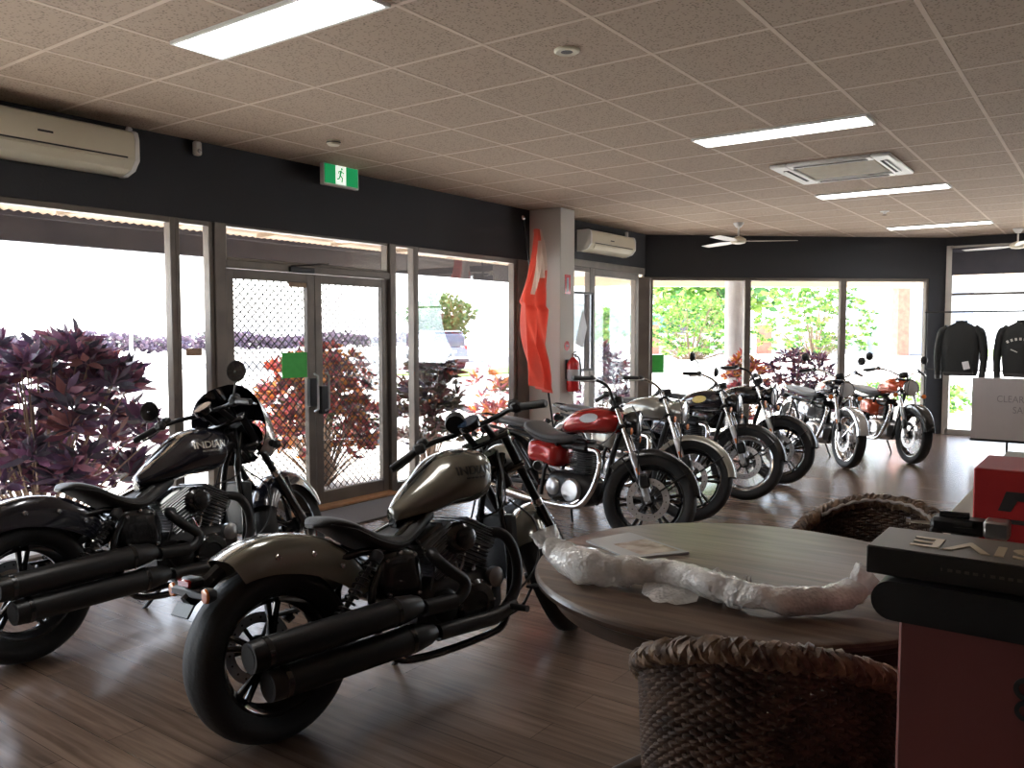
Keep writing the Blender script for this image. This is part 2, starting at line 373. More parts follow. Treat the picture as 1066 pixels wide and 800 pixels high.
# left wall: dark header, mullions, glass, doors
struct(M().box((XW - .06, 2.68, (H_W + H_C) / 2), (.12, 10.56, H_C - H_W)).build('wall_left', 'dark', smooth=0))
struct(M().box((XW - .06, -1.85, H_W / 2), (.12, 1.5, H_W)).build('wall_left_end', 'dim', smooth=0))
def frame_mb(g, y0, y1, z0=0.0, z1=H_W, w=.05, x=XW - .05, d=.08, base=None):
    base = base or w
    g.box((x, y0 + w / 2, (z0 + z1) / 2), (d, w, z1 - z0), .004); g.box((x, y1 - w / 2, (z0 + z1) / 2), (d, w, z1 - z0), .004)
    g.box((x, (y0 + y1) / 2, z0 + base / 2), (d, y1 - y0 - 2 * w, base), .004); g.box((x, (y0 + y1) / 2, z1 - w / 2), (d, y1 - y0 - 2 * w, w), .004)
WN = [0]
def window(y0, y1, z0=0., z1=H_W, w=.035, x=XW - .05, base=.08, extra=()):
    WN[0] += 1; nm = 'window_%d' % WN[0]
    g = M(); frame_mb(g, y0, y1, z0, z1, w, x, .08, base)
    for (ya, za, yb, zb) in extra: g.box((x, (ya + yb) / 2, (za + zb) / 2), (.07, abs(yb - ya) or .05, abs(zb - za) or .05), .003)
    r = struct(g.build(nm, 'alu', smooth=0))
    M().box((x, (y0 + y1) / 2, (z0 + z1) / 2), (.008, y1 - y0 - .02, z1 - z0 - .02)).build('window_glass', 'glass', r, 0)
    return r
window(-1.1, 1.2); window(1.2, 3.49, w=.04); window(3.49, 3.80, w=.035); 
window(3.9, 5.66, 2.06, H_W, .02, base=.02)
window(5.74, 6.02, w=.02); window(6.02, 7.70, w=.05)
for i, (ya, yb) in enumerate([(3.80, 3.90), (5.66, 5.74), (7.70, 7.93)]):
    struct(M().box((XW - .05, (ya + yb) / 2, H_W / 2), (.12, yb - ya, H_W), .006).build('trim_%d' % (i + 2), 'alu', smooth=0))
struct(M().box((XW - .05, 4.78, 2.03), (.11, 1.76, .06), .005).build('trim_5', 'alu', smooth=0))
for i, (ya, yb, hy) in enumerate([(3.905, 4.778, 4.72), (4.786, 5.655, 4.84)]):
    g = M(); frame_mb(g, ya, yb, .01, 1.995, .075, XW - .05, .055, .12)
    d = struct(g.build('door_%d' % (i + 1), 'alu', smooth=0))
    M().box((XW - .045, (ya + yb) / 2, 1.0), (.008, yb - ya - .1, 1.9)).build('door_glass', 'glass', d, 0)
    gr = M(); p = .072; y0, y1, z0, z1 = ya + .07, yb - .07, .12, 1.93
    for sgn in (1, -1):
        k = -40
        while k < 60:
            pts = []
            for zz in (z0, z1):                      # clip a 45 degree strand to the leaf
                pass
            c = y0 + k * p                            # y = c + sgn*(z - z0)
            lo = z0 if sgn > 0 else z0; 
            za = z0; zb = z1
            if sgn > 0: za = max(za, z0 + (y0 - c)); zb = min(zb, z0 + (y1 - c))
            else: za = max(za, z0 + (c - y1)); zb = min(zb, z0 + (c - y0))
            if zb - za > .01:
                a = V((XW - .085 + sgn * .002, c + sgn * (za - z0), za)); b = V((XW - .085 + sgn * .002, c + sgn * (zb - z0), zb))
                gr.tube([a, b], .0052, 4, cap=False)
            k += 1
    gr.build('security_grille', 'wire', d, 0)
    hb = M().box((XW + .005, hy, 1.0 if i == 0 else .93), (.05, .085, .24), .008); hd = hb.build('lock_box', 'dkfin', d, 30)
    M().tube([(XW + .03, hy, 1.16), (XW + .075, hy, 1.14), (XW + .075, hy, .86), (XW + .03, hy, .84)], .009, 8).build('door_handle', 'alloy', hd)
c = M().box((XW + .0, 4.62, 2.02), (.05, .26, .045), .006).build('door_closer', 'dkfin'); c.parent = bpy.data.objects['door_1']
M().tube([(XW + .02, 4.5, 2.045), (XW + .13, 4.72, 2.07), (XW + .02, 4.9, 2.09)], .007, 6).build('closer_arm', 'dkfin', c)
struct(M().box((XW + .03, 4.78, .012), (.14, 1.75, .024), .004).build('trim_6', 'sill', smooth=0))
tag(M().box((-5.06, 5.05, .008), (.55, 1.3, .014), .004).build('door_mat', 'mat_'), 'thin grey door mat inside the double glass doors', 'mat')

# white column
struct(M().box((-5.32, 8.09, H_C / 2), (.48, .30, H_C), .006).build('trim_7', 'white', smooth=0))

# wall with the far split unit
struct(M().box((XW - .06, 9.52, (2.42 + H_C) / 2), (.12, 2.62, H_C - 2.42)).build('wall_left_far', 'dark', smooth=0))
struct(M().box((XW - .045, 9.5, 2.375), (.13, 2.58, .09), .004).build('trim_8', 'alu', smooth=0))
window(8.24, 9.36, w=.05); window(9.36, 10.66, w=.09)
# chamfered back wall
L0 = V((-5.5, 10.85, 0)); R0 = V((-2.1, 13.8, 0)); U = (R0 - L0).normalized(); NI = V((U.y, -U.x, 0)); LEN = (R0 - L0).length
FB = frame4(U, -NI, V((0, 0, 1)), L0)      # local x along the wall, local y outwards, z up
struct(M().box((LEN / 2, .06, (2.30 + H_C) / 2), (LEN + .05, .12, H_C - 2.30)).build('wall_back', 'dark', smooth=0, xf=FB))
struct(M().box((LEN - .12, .06, 1.15), (.26, .12, 2.3)).build('wall_back_end', 'dark', smooth=0, xf=FB))
struct(M().box((-.03, .05, 1.15), (.20, .2, 2.3), .02).build('trim_9', 'alu', smooth=0, xf=FB))
def bwindow(s0, s1, z0, z1):
    WN[0] += 1
    g = M(); w = .045
    for a in (s0 + w / 2, s1 - w / 2): g.box((a, .05, (z0 + z1) / 2), (w, .08, z1 - z0), .004)
    for a in (z0 + w / 2, z1 - w / 2): g.box(((s0 + s1) / 2, .05, a), (s1 - s0 - 2 * w, .08, w), .004)
    r = struct(g.build('window_%d' % WN[0], 'alu', smooth=0, xf=FB))
    M().box(((s0 + s1) / 2, .05, (z0 + z1) / 2), (s1 - s0 - .02, .008, z1 - z0 - .02)).build('window_glass', 'glass', r, 0, xf=FB)
bwindow(.07, 1.515, .0, 2.30); bwindow(1.515, 2.955, .0, 2.30); bwindow(2.955, LEN - .24, .0, 2.30)
# back wall C with pale frame and roller blind
YC = 13.8
struct(M().box((.5, YC + .06, 2.84), (5.2, .12, .12)).build('wall_back_right', 'dark', smooth=0))
g = M()
for xx in (-2.05, -.15, 1.75, 3.05): g.box((xx, YC + .04, 1.39), (.085, .1, 2.78), .004)
g.box((.5, YC + .04, 2.74), (5.1, .1, .07), .004); g.box((.5, YC + .04, .04), (5.1, .1, .08), .004)
struct(g.build('trim_10', 'paleframe', smooth=0))
WN[0] += 1
r = struct(M().box((.5, YC + .05, 2.07), (5.1, .07, .035), .003).build('window_%d' % WN[0], 'alu', smooth=0))
M().box((.5, YC + .05, 1.4), (5.1, .008, 2.65)).build('window_glass', 'glass', r, 0)
bl = M().box((-1.09, YC - .03, 2.53), (1.85, .006, .34)).box((-1.09, YC - .03, 2.355), (1.85, .02, .02), .004)
bl.tube([(-2.01, YC - .035, 2.71), (-.17, YC - .035, 2.71)], .03, 12)
tag(bl.build('roller_blind', 'beam'), 'dark roller blind half lowered above the hanging jackets', 'blind')
# unseen walls that close the shop
struct(M().box((3.06, 5.6, H_C / 2), (.12, 16.4, H_C)).build('wall_right', 'dim', smooth=0))
struct(M().box((-1.2, -2.56, H_C / 2), (8.6, .12, H_C)).build('wall_front', 'dim', smooth=0))

# ------------------------------------------------------------------ ceiling fittings
def light_panel(x0, x1, y0, y1, label):
    t = thing('ceiling_light', label, 'light', ((x0 + x1) / 2, (y0 + y1) / 2, H_C), group=None)
    w, d = x1 - x0, y1 - y0; g = M()
    for sx in (-1, 1): g.box((sx * (w / 2 - .008), 0, -.008), (.016, d, .016)); g.box((0, sx * (d / 2 - .008), -.008), (w - .032, .016, .016))
    g.build('frame', 'whitep', t, 0)
    M().box((0, 0, -.006), (w - .034, d - .034, .006)).build('diffuser', 'panel', t, 0)
light_panel(-3.74, -2.56, 2.365, 2.655, 'large bright rectangular ceiling light panel nearest, above the parked cruisers')
light_panel(-2.55, -1.355, 5.73, 6.01, 'bright rectangular ceiling light panel in front of the square air vent')
light_panel(-2.55, -1.34, 8.75, 9.03, 'bright rectangular ceiling light panel just behind the square air vent')
light_panel(-2.55, -1.33, 11.95, 12.23, 'most distant thin ceiling light panel nearest the back windows')
# cassette
t = thing('ceiling_cassette', 'square white air conditioning cassette with beige grille in the ceiling', 'air conditioner', (-1.95, 7.48, H_C))
g = M()
for s_ in (-1, 1):
    g.box((s_ * .40, 0, -.014), (.14, .94, .028), .008); g.box((0, s_ * .40, -.014), (.66, .14, .028), .008)
g.build('surround', 'whitep', t)
g = M()
for i in range(14): g.box((0, -.29 + i * .0446, -.012), (.62, .030, .010), .002)
g.box((0, 0, -.004), (.64, .64, .006)); g.build('grille', 'tan', t)
for a in range(4):
    q = Matrix.Rotation(a * pi / 2, 4, 'Z'); M().box((.385, 0, -.0295), (.045, .58, .003)).build('air_slot', 'slot', t, 0, xf=q)
    M().box((.40, 0, -.033), (.03, .56, .004), .001, rot=Matrix.Rotation(R(18), 3, 'Y')).build('louvre', 'whitep', t, xf=q)
# ceiling speaker dome, detectors
t = thing('ceiling_speaker', 'small round recessed ceiling fitting between the light panels', 'speaker', (-2.263, 3.589, H_C))
M().lathe([(.064, 0), (.064, -.009), (.055, -.014), (.042, -.011)], n=28).build('rim', 'acw', t)
M().lathe([(.043, -.003), (.04, -.009), (.03, -.011), (.0, -.012)]).build('grille', 'mat_', t)
t = thing('smoke_detector', 'small round smoke detector above the green exit sign', 'smoke detector', (-4.68, 4.25, H_C))
M().lathe([(.05, 0), (.05, -.02), (.04, -.035), (.0, -.04)]).build('housing', 'acw', t); M().lathe([(.051, -.012), (.053, -.016), (.051, -.02)]).build('vent_ring', 'slot', t)
t = thing('ceiling_sprinkler', 'tiny sprinkler rose between the second and third far light panels', 'sprinkler', (-2.23, 10.39, H_C))
M().lathe([(.05, 0), (.05, -.006), (.02, -.012), (.012, -.03), (.0, -.03)]).build('rose', 'whitep', t); M().lathe([(.0, -.04), (.028, -.041), (.028, -.044), (.0, -.045)]).tube([(0, 0, -.03), (0, 0, -.04)], .004, 6).build('deflector', 'chrome', t)
# motion sensor on header
t = thing('wall_sensor', 'small white sensor high on the dark header beside the near split unit', 'sensor', (XW, 3.66, 2.80))
M().box((.025, 0, .04), (.05, .055, .10), .01).build('housing', 'whitep', t); M().ball((.05, 0, .02), .016, (.6, 1, 1)).build('lens', 'lens', t)

def fan(x, y, label, a0):
    t = thing('ceiling_fan', label, 'ceiling fan', (x, y, H_C))
    M().lathe([(.065, 0), (.065, -.015), (.03, -.06), (.012, -.065)]).build('canopy', 'whitep', t)
    M().tube([(0, 0, -.05), (0, 0, -.2)], .011, 10).build('downrod', 'whitep', t)
    M().lathe([(.02, -.17), (.06, -.185), (.095, -.21), (.10, -.235), (.08, -.26), (.03, -.27), (.0, -.271)]).build('motor', 'acw', t)
    for k in range(3):
        q = Matrix.Rotation(a0 + k * 2 * pi / 3, 4, 'Z')
        g = M(); rings = []
        for i in range(10):
            u = i / 9; xx = .10 + u * .62; w = .03 + .035 * min(1, u * 3.5); tw = R(12) * (1 - u * .4)
            rings.append([(xx, yy * w * cos(tw) , -.235 + yy * w * sin(tw) + dz) for yy, dz in ((-1, 0), (-.5, .004), (.5, .004), (1, 0), (.5, -.002), (-.5, -.002))])
        g.loft(rings); g.build('blade', 'whitep', t, xf=q)
        M().box((.10, 0, -.228), (.09, .028, .006), .002).build('blade_iron', 'chrome', t, xf=q)
fan(-3.96, 10.38, 'white three-blade ceiling fan in front of the chamfered back windows', R(28))
fan(-1.14, 13.15, 'white three-blade ceiling fan above the hanging jackets', R(40))

def split_unit(y0, y1, z0, z1, d, label, conduit_up):
    t = thing('split_air_conditioner', label, 'air conditioner', (XW, (y0 + y1) / 2, z0))
    L, h = y1 - y0, z1 - z0
    prof = [(0, 0), (.06, -.0), (d * .75, .03), (d, .09), (d, h * .78), (d * .93, h * .95), (d * .8, h), (0, h)]
    M().loft([[(x_, yy, z_) for x_, z_ in prof] for yy in (-L / 2 + .01, L / 2 - .01)]).build('body', 'acw', t, 30)
    for s_ in (-1, 1):
        pr = [(x_ * 1.015, z_ + (.004 if z_ > .1 else -.004)) for x_, z_ in prof]
        M().loft([[(x_, yy, z_) for x_, z_ in pr] for yy in (s_ * L / 2 - .025, s_ * L / 2 + .005)]).build('end_cap', 'whitep', t, 30)
    M().box((d * .98, 0, .098), (.012, L * .86, .010)).build('outlet_slot', 'slot', t, 0)
    M().box((d * .90, 0, .055), (.008, L * .84, .06), .002, rot=Matrix.Rotation(R(32), 3, 'Y')).build('louvre', 'acw', t)
    M().box((d + .002, -.05 * L, h * .6), (.003, .09, .012)).build('badge', 'slot', t, 0)
    M().tube(crm([(.05, L / 2 - .04, h - .03), (.06, L / 2 + .01, h + .01), (.05, L / 2 + .03, h + conduit_up)], 4), .022, 8).build('conduit', 'whitep', t)
split_unit(2.02, 3.10, 2.55, 2.83, .21, 'cream split air conditioner on the near dark header above the left window', .045)
split_unit(9.0, 10.15, 2.52, 2.78, .2, 'cream split air conditioner on the header beside the white column', .08)
# exit sign
t = thing('exit_sign', 'green and white running man exit sign hanging over the glass doors', 'exit sign', (-5.36, 4.93, 2.72))
M().box((0, 0, .10), (.045, .40, .19), .006).build('housing', 'whitep', t)
M().box((.024, 0, .10), (.003, .37, .155)).build('green_panel', 'exitg', t, 0)
M().box((.0262, -.01, .10), (.002, .115, .155)).build('white_doorway', 'exitw', t, 0)
g = M(); zf = lambda p: V((.028, -.012 + p[0], .10 + p[1]))
g.lathe([(0, 0), (.011, 0), (.011, .002), (0, .002)], zf((.012, .054)), (1, 0, 0), 14)
for pts, r_ in (([(.004, .04), (-.006, .0)], .011), ([(-.006, .0), (.018, -.02), (.012, -.055)], .007), ([(-.006, .0), (-.02, -.03), (-.042, -.034)], .007), ([(.006, .036), (.03, .018), (.038, .03)], .005), ([(.004, .036), (-.022, .03), (-.03, .008)], .005)):
    g.tube([zf(p) for p in pts], r_, 6, flat=1)
g2 = M(); g2.v = [V((.0275 + (p.x - .028) * .1, p.y, p.z)) for p in g.v]; g2.f = g.f; g2.build('running_man', 'exitg', t)
g = M(); g.v = [V((.027, y_, z_)) for y_, z_ in [(.085, .10), (.125, .135), (.125, .112), (.165, .112), (.165, .088), (.125, .088), (.125, .065)]]; g.f = [(0, 1, 2, 3, 4, 5, 6)]
for y_ in (-.15, .15): M().tube([(0, y_, .19), (0, y_, .185)], .006, 6)
M().tube([(0, -.12, .195), (0, -.12, .18)], .006, 6).tube([(0, .12, .195), (0, .12, .18)], .006, 6).build('hanger', 'alloy', t)

# stickers
def sticker(name, label, c, d, mt, ax=None):
    o = M().box((0, 0, 0), d).build(name, mt, smooth=0, loc=c)
    tag(o, label, 'sticker'); return o
sticker('square_sticker', 'green square sticker on the left glass door leaf', (XW - .037, 4.57, 1.235), (.003, .26, .21), 'greens')
sticker('notice_sticker', 'small grey notice at the top of the left glass door leaf', (XW - .037, 4.62, 1.93), (.003, .2, .1), 'brownst')
sticker('brown_sticker', 'small brown sticker on the narrow pane left of the doors', (XW - .04, 3.64, 1.36), (.003, .13, .055), 'brownst')
o = M().box((.19, .035, 1.06), (.2, .003, .26)).build('square_sticker', 'greens', smooth=0, xf=FB); tag(o, 'green square sticker on the back window beside the corner post', 'sticker')
o = M().box((.13, -.0, 1.345), (.07, .003, .02)).build('label_strip', 'brownst', smooth=0, xf=FB)
bpy.data.objects.remove(o)

# fire sign, round tag, extinguisher on column
XC = -5.08
t = thing('fire_sign', 'small red extinguisher sign high on the white column', 'sign', (XC, 8.09, 1.94))
M().box((.002, 0, .11), (.004, .12, .22)).build('plate', 'redm', t, 0); g = M().box((.0045, .0, .11), (.002, .035, .15), .0).build('white_symbol', 'paper', t, 0)
t = thing('location_sign', 'small round red sign just above the fire extinguisher', 'sign', (XC, 8.08, 1.30))
M().lathe([(0, 0), (.055, 0), (.055, .004), (0, .004)], (0, 0, .055), (1, 0, 0)).build('disc', 'redm', t); M().box((.005, 0, .055), (.002, .05, .018)).build('white_band', 'paper', t, 0)
t = thing('fire_extinguisher', 'red fire extinguisher with white label mounted on the white column', 'fire extinguisher', (XC + .085, 8.08, .84))
M().lathe([(0, 0), (.06, .0), (.075, .015), (.075, .30), (.06, .345), (.03, .37), (.025, .385), (0, .385)]).build('cylinder', 'redm', t)
M().lathe([(.0755, .12), (.0762, .121), (.0762, .25), (.0755, .251)]).build('label_band', 'paper', t)
M().tube([(0, 0, .38), (0, 0, .42)], .017, 10).build('valve', 'chrome', t)
M().tube([(-.01, 0, .42), (.05, -.02, .455)], .008, 6).tube([(-.01, 0, .41), (.06, -.02, .42)], .007, 6).build('lever', 'blackp', t)
M().tube(crm([(0, .02, .40), (.02, .09, .38), (.03, .115, .25), (.03, .10, .08)], 6), .009, 8).build('hose', 'blackp', t)
M().tube([(.03, .10, .1), (.03, .095, .0)], [.011, .019], 10).build('nozzle', 'blackp', t)
M().box((-.08, 0, .25), (.012, .06, .22), .002).build('bracket', 'dkfin', t)

# flag on a leaning pole
t = thing('flag_pole', 'thin dark pole leaning against the white column', 'pole', (-5.13, 8.12, 0))
p0 = V((0, -.12, 0)); p1 = V((-.12, -.66, 2.72))
M().tube([p0, p1], .011, 10).build('shaft', 'satin', t); M().lathe([(0, 0), (.015, .004), (.02, .02), (.012, .04), (0, .05)], p1, (0, -.2, 1)).build('finial', 'chrome', t)
M().lathe([(.13, 0), (.13, .02), (.04, .04), (.02, .06), (.012, .1)], p0).build('base', 'satin', t)
# cloth: gathered at the top of the pole and falling in folds
rows = 46; cols = 40
def flag_pt(u, v_, off=0):                     # v_ 0 top ..1 bottom, u 0..1 across
    z = 2.60 - v_ * 1.66
    cy = 7.37 + .10 * v_ + .06 * sin(v_ * 7 + .6); w = (.05 + .30 * min(1, v_ * 2.1)) * (1 - .42 * max(0, v_ - .42) / .58)
    if v_ < .46: right = .5 + .22 * v_
    else: right = .5
    yy = cy + (u - right) * w * 1.55
    zz = z - .14 * sin(pi * u) * (v_ > .0) * v_ * (1 - v_) - .10 * u * v_
    xx = -5.04 + .05 * sin(u * 15 + v_ * 4) * (.35 + v_) + .022 * sin(u * 29 - v_ * 8) + off
    return V((xx, yy, zz))
def cloth(name, mt, test, parent):
    g = M()
    for side in (0, 1):
        for i in range(rows + 1):
            for j in range(cols + 1): g.v.append(flag_pt(j / cols, i / rows, side * .003))
    n_ = (rows + 1) * (cols + 1)
    for i in range(rows):
        for j in range(cols):
            if test(j / cols, i / rows):
                a = i * (cols + 1) + j; q = (a, a + 1, a + cols + 2, a + cols + 1); g.f.append(q); g.f.append(tuple(k + n_ for k in q[::-1]))
    used = sorted({k for f in g.f for k in f}); mp = {k: i for i, k in enumerate(used)}
    g.v = [g.v[k] for k in used]; g.f = [tuple(mp[k] for k in f) for f in g.f]
    return g.build(name, mt, parent, 60)
white = lambda u, v_: .20 < v_ + .25 * u < .46 and u > .30 or (.06 < v_ < .32 and .40 < u < .62)
t = thing('flag', 'red and white cloth flag drooping in folds from the leaning pole', 'flag', (0, 0, 0))
cloth('red_field', 'redflag', lambda u, v_: not white(u, v_), t); cloth('white_cross', 'whiteflag', white, t)
# framed poster hanging in window
t = thing('framed_poster', 'black framed poster hanging in the window right of the white column', 'poster', (-5.475, 9.06, 1.02))
g = M()
for yy in (-.26, .26): g.box((0, yy, .5), (.03, .035, 1.0), .003)
for zz in (.015, .985): g.box((0, 0, zz), (.03, .5, .03), .003)
g.build('frame', 'blackp', t); M().box((0, 0, .5), (.006, .5, .96)).build('print', 'smoke', t, 0)
g = M(); g.v = [V((.006, y_, z_)) for y_, z_ in [(-.15, .35), (.02, .30), (.12, .55), (.02, .78)]]; g.f = [(0, 1, 2, 3)]; g.build('pale_shape', 'paper', t, 0)
M().tube([(0, -.2, 1.0), (0, -.2, 1.31)], .003, 5).tube([(0, .2, 1.0), (0, .2, 1.31)], .003, 5).build('hanging_cord', 'wire', t)

# ------------------------------------------------------------------ motorcycles (x forward, y left, z up; rear axle at x = 0)
def interp_st(st, sub=6):
    pts = crm([(s_[0], s_[1], s_[2]) for s_ in st], sub); p2 = crm([(s_[3], s_[4], 0) for s_ in st], sub)
    return [(a.x, a.y, max(.002, a.z), max(.002, b.x), max(.002, b.y)) for a, b in zip(pts, p2)]   # x, zc, half width, up, down
def loftx(st, p=.8, n=28, sub=6):
    rings = []
    for x, zc, w, hu, hd in interp_st(st, sub):
        rings.append([(x, w * sgnp(cos(2 * pi * k / n), p), zc + (hu if sin(2 * pi * k / n) > 0 else hd) * sgnp(sin(2 * pi * k / n), p)) for k in range(n)])
    return M().loft(rings)
def surf_y(st, x, z, p=.8):
    I = interp_st(st, 6)
    for a, b in zip(I, I[1:]):
        if a[0] <= x <= b[0]:
            t = (x - a[0]) / max(1e-9, b[0] - a[0]); q = [a[i] + (b[i] - a[i]) * t for i in range(5)]
            h = q[3] if z > q[1] else q[4]; s_ = min(1, abs(z - q[1]) / h) ** (1 / p)
            return q[2] * max(0, 1 - s_ * s_) ** (p / 2)
    return 0
def side_text(s_, st, cx, cz, size, mt, parent, name, tilt=0, width=1., side=-1, p=.8):
    g = text(s_, size, .0012, width=width, bold=size * .02)
    out = []
    for v in g.v:
        X = v.x * (1 if side < 0 else -1); x = cx + X * cos(tilt) - v.y * sin(tilt); z = cz + X * sin(tilt) + v.y * cos(tilt)
        out.append(V((x, side * (surf_y(st, x, z, p) + .0015 + v.z), z)))
    g.v = out; return g.build(name, mt, parent, 0)
def fender(cx, cz, Rr, Wd, a0, a1, skirt, n=26, m=11, t=.004, taper=0, pw=.62):
    """curved guard round an axle; angles in degrees, 0 = forward, 90 = up"""
    rings = []
    for i in range(n + 1):
        u = i / n; a = R(a0 + (a1 - a0) * u); w = Wd * (1 - taper * (2 * u - 1) ** 2) ; sk = skirt(u) if callable(skirt) else skirt
        outer = []; inner = []
        for k in range(m):
            q = pi * k / (m - 1); y_ = w * sgnp(cos(q), pw); d = sgnp(sin(q), pw)
            rr = Rr - sk * (1 - d); outer.append((rr, y_)); inner.append((rr - t if d > .1 else rr, y_ * (1 - t / w)))
        rings.append([(cx + r_ * cos(a), y_, cz + r_ * sin(a)) for r_, y_ in outer + inner[::-1]])
    return M().loft(rings)
def wheel(parent, name, cx, cz, Rt, w, rimr, style, xf, rimmat='blackm', spokes=7, disc=.15, discmat='alloy', dside=-1, twin=False):
    T = (xf or Matrix.Identity(4)) @ Matrix.Translation((cx, 0, cz))
    ax = (0, 1, 0); h = w / 2
    prof = [(rimr + .012, h * .70), (rimr - .004, h * .62)]; prof.append((rimr - .004, -h * .62)); prof += [(rimr + .012, -h * .70)]
    prof += [(rimr - .03, -h * .66), (rimr - .026, -h * .35), (rimr - .045, -h * .12), (rimr - .045, h * .12), (rimr - .026, h * .35), (rimr - .03, h * .66)]
    g = M().lathe([(rimr + .010, h * .72), (rimr - .006, h * .66), (rimr - .018, h * .3), (rimr - .034, h * .1), (rimr - .034, -h * .1), (rimr - .018, -h * .3), (rimr - .006, -h * .66), (rimr + .010, -h * .72), (rimr + .006, -h * .5), (rimr + .006, h * .5)], axis=ax, n=56, closed=True)
    root = g.build(name, rimmat, parent, 30, xf=T)
    hub = M().lathe([(.018, -h * .95), (.045, -h * .9), (.05, -h * .55), (.034, -h * .4), (.034, h * .4), (.05, h * .55), (.045, h * .9), (.018, h * .95)], axis=ax, n=24)
    if style == 'alloy':
        for i in range(spokes):
            a = 2 * pi * i / spokes + .2
            for da in (-.11, .11):
                p0 = V((cos(a) * .04, 0, sin(a) * .04)); p1 = V((cos(a + da) * (rimr - .02), 0, sin(a + da) * (rimr - .02)))
                hub.tube([p0, p0.lerp(p1, .5), p1], [.017, .011, .014], 8, up=(0, 1, 0), flat=1.2)
        hub.build('spokes', rimmat, root, 40, xf=T)
    else:
        hub.build('hub', 'alloy', root, 40, xf=T); g = M()
        for i in range(36):
            a = 2 * pi * i / 36; sd_ = 1 if i % 2 else -1; tw = .42 * (1 if (i // 2) % 2 else -1)
            g.tube([(cos(a + tw) * .047, sd_ * h * .5, sin(a + tw) * .047), (cos(a) * (rimr - .025), 0, sin(a) * (rimr - .025))], .0019, 4, cap=False)
        g.build('spokes', 'chrome', root, 40, xf=T)
    prof = []
    prof += [(rimr + .002, -h * .68), (rimr + .018, -h * .80), (rimr + (Rt - rimr) * .45, -h * .99)]
    for i in range(-6, 7):
        a = i / 6 * R(72); prof.append((Rt - h * .62 * (1 - cos(a)) - (.0 if abs(i) not in (2, 4) else .003), h * sin(a) / sin(R(72)) * .985))
    prof += [(rimr + (Rt - rimr) * .45, h * .99), (rimr + .018, h * .80), (rimr + .002, h * .68)]
    tg = M().lathe(prof, axis=ax, n=64, closed=True)
    for i in range(44):                                       # tread blocks
        a = 2 * pi * i / 44
        for s_ in (-1, 1):
            tg.box((0, 0, 0), (.004, h * .5, .006)) if False else None
    tg.build('tyre', 'tyre', root, 40, xf=T)
    for sd_ in ((-1, 1) if twin else (dside,)):
        if disc:
            y_ = sd_ * (h + .012); rr = disc
            d = M().lathe([(rr, y_ - .0025), (rr, y_ + .0025), (rr * .70, y_ + .0025), (rr * .70, y_ - .0025)], axis=ax, n=48, closed=True)
            dk = d.build('brake_disc', discmat, root, 40, xf=T)
            c_ = M().lathe([(.02, y_ - .004), (.05, y_ - .004), (.05, y_ + .004), (.02, y_ + .004)], axis=ax, n=20, closed=True)
            for i in range(6):
                a = i * pi / 3; c_.box((cos(a) * rr * .52, y_, sin(a) * rr * .52), (rr * .42, .005, .016), rot=Matrix.Rotation(-a, 3, 'Y'))
            for i in range(18):
                a = i * pi / 9; c_.lathe([(0, 0), (.0045, 0), (.0045, .0062), (0, .0062)], (cos(a) * rr * .85, y_ - .0031, sin(a) * rr * .85), ax, 8)
            c_.build('disc_carrier', 'dkfin', dk, 40, xf=T)
    return root
def steer_mx(xh, zh, rake, d):
    a = V((-sin(rake), 0, cos(rake))); p = Matrix.Translation((xh, 0, zh)); return p @ Matrix.Rotation(d, 4, a) @ p.inverted()
def spring(g, p0, p1, r, turns, wr, n=10):
    p0 = V(p0); p1 = V(p1); d = (p1 - p0); q = d.to_track_quat('Z', 'Y'); L = d.length
    pts = [p0 + q @ V((r * cos(2 * pi * i / n), r * sin(2 * pi * i / n), L * i / (turns * n))) for i in range(turns * n + 1)]
    return g.tube(pts, wr, 5)
def helmet_mirror(parent, base, tip, mx, rd=.05, look=(-1, 0, 0)):
    base = V(base); tip = V(tip)
    s_ = M().tube(crm([base, base.lerp(tip, .5) + V((.02, 0, .02)), tip], 4), .005, 6).build('mirror', 'satin', parent, xf=mx)
    M().lathe([(0, .03), (rd * .6, .024), (rd, .004), (rd, 0)], tip + V((.012, 0, .0)), V(look) * -1, 20).build('mirror_shell', 'blackp', s_, xf=mx)
    M().lathe([(rd * .93, 0), (0, .0), (0, .001), (rd * .93, .001)], tip + V(look) * -.010 + V((.0, 0, 0)), look, 20).build('mirror_glass', 'mirror', s_, xf=mx)
def indicator(parent, p, dr, mx=None, body='blackp'):
    p = V(p); dr = V(dr); o = M().tube([p - dr * .06, p], .007, 6).lathe([(.0, -.03), (.02, -.026), (.027, -.004), (.027, .004)], p, dr if False else V((1, 0, 0)) * (1 if dr.x >= 0 else -1), 16).build('turn_signal', body, parent, xf=mx)
    sg = 1 if dr.x >= 0 else -1
    M().lathe([(.026, .004), (.024, .012), (.0, .018)], p, (sg, 0, 0), 16).build('signal_lens', 'indic', o, xf=mx)

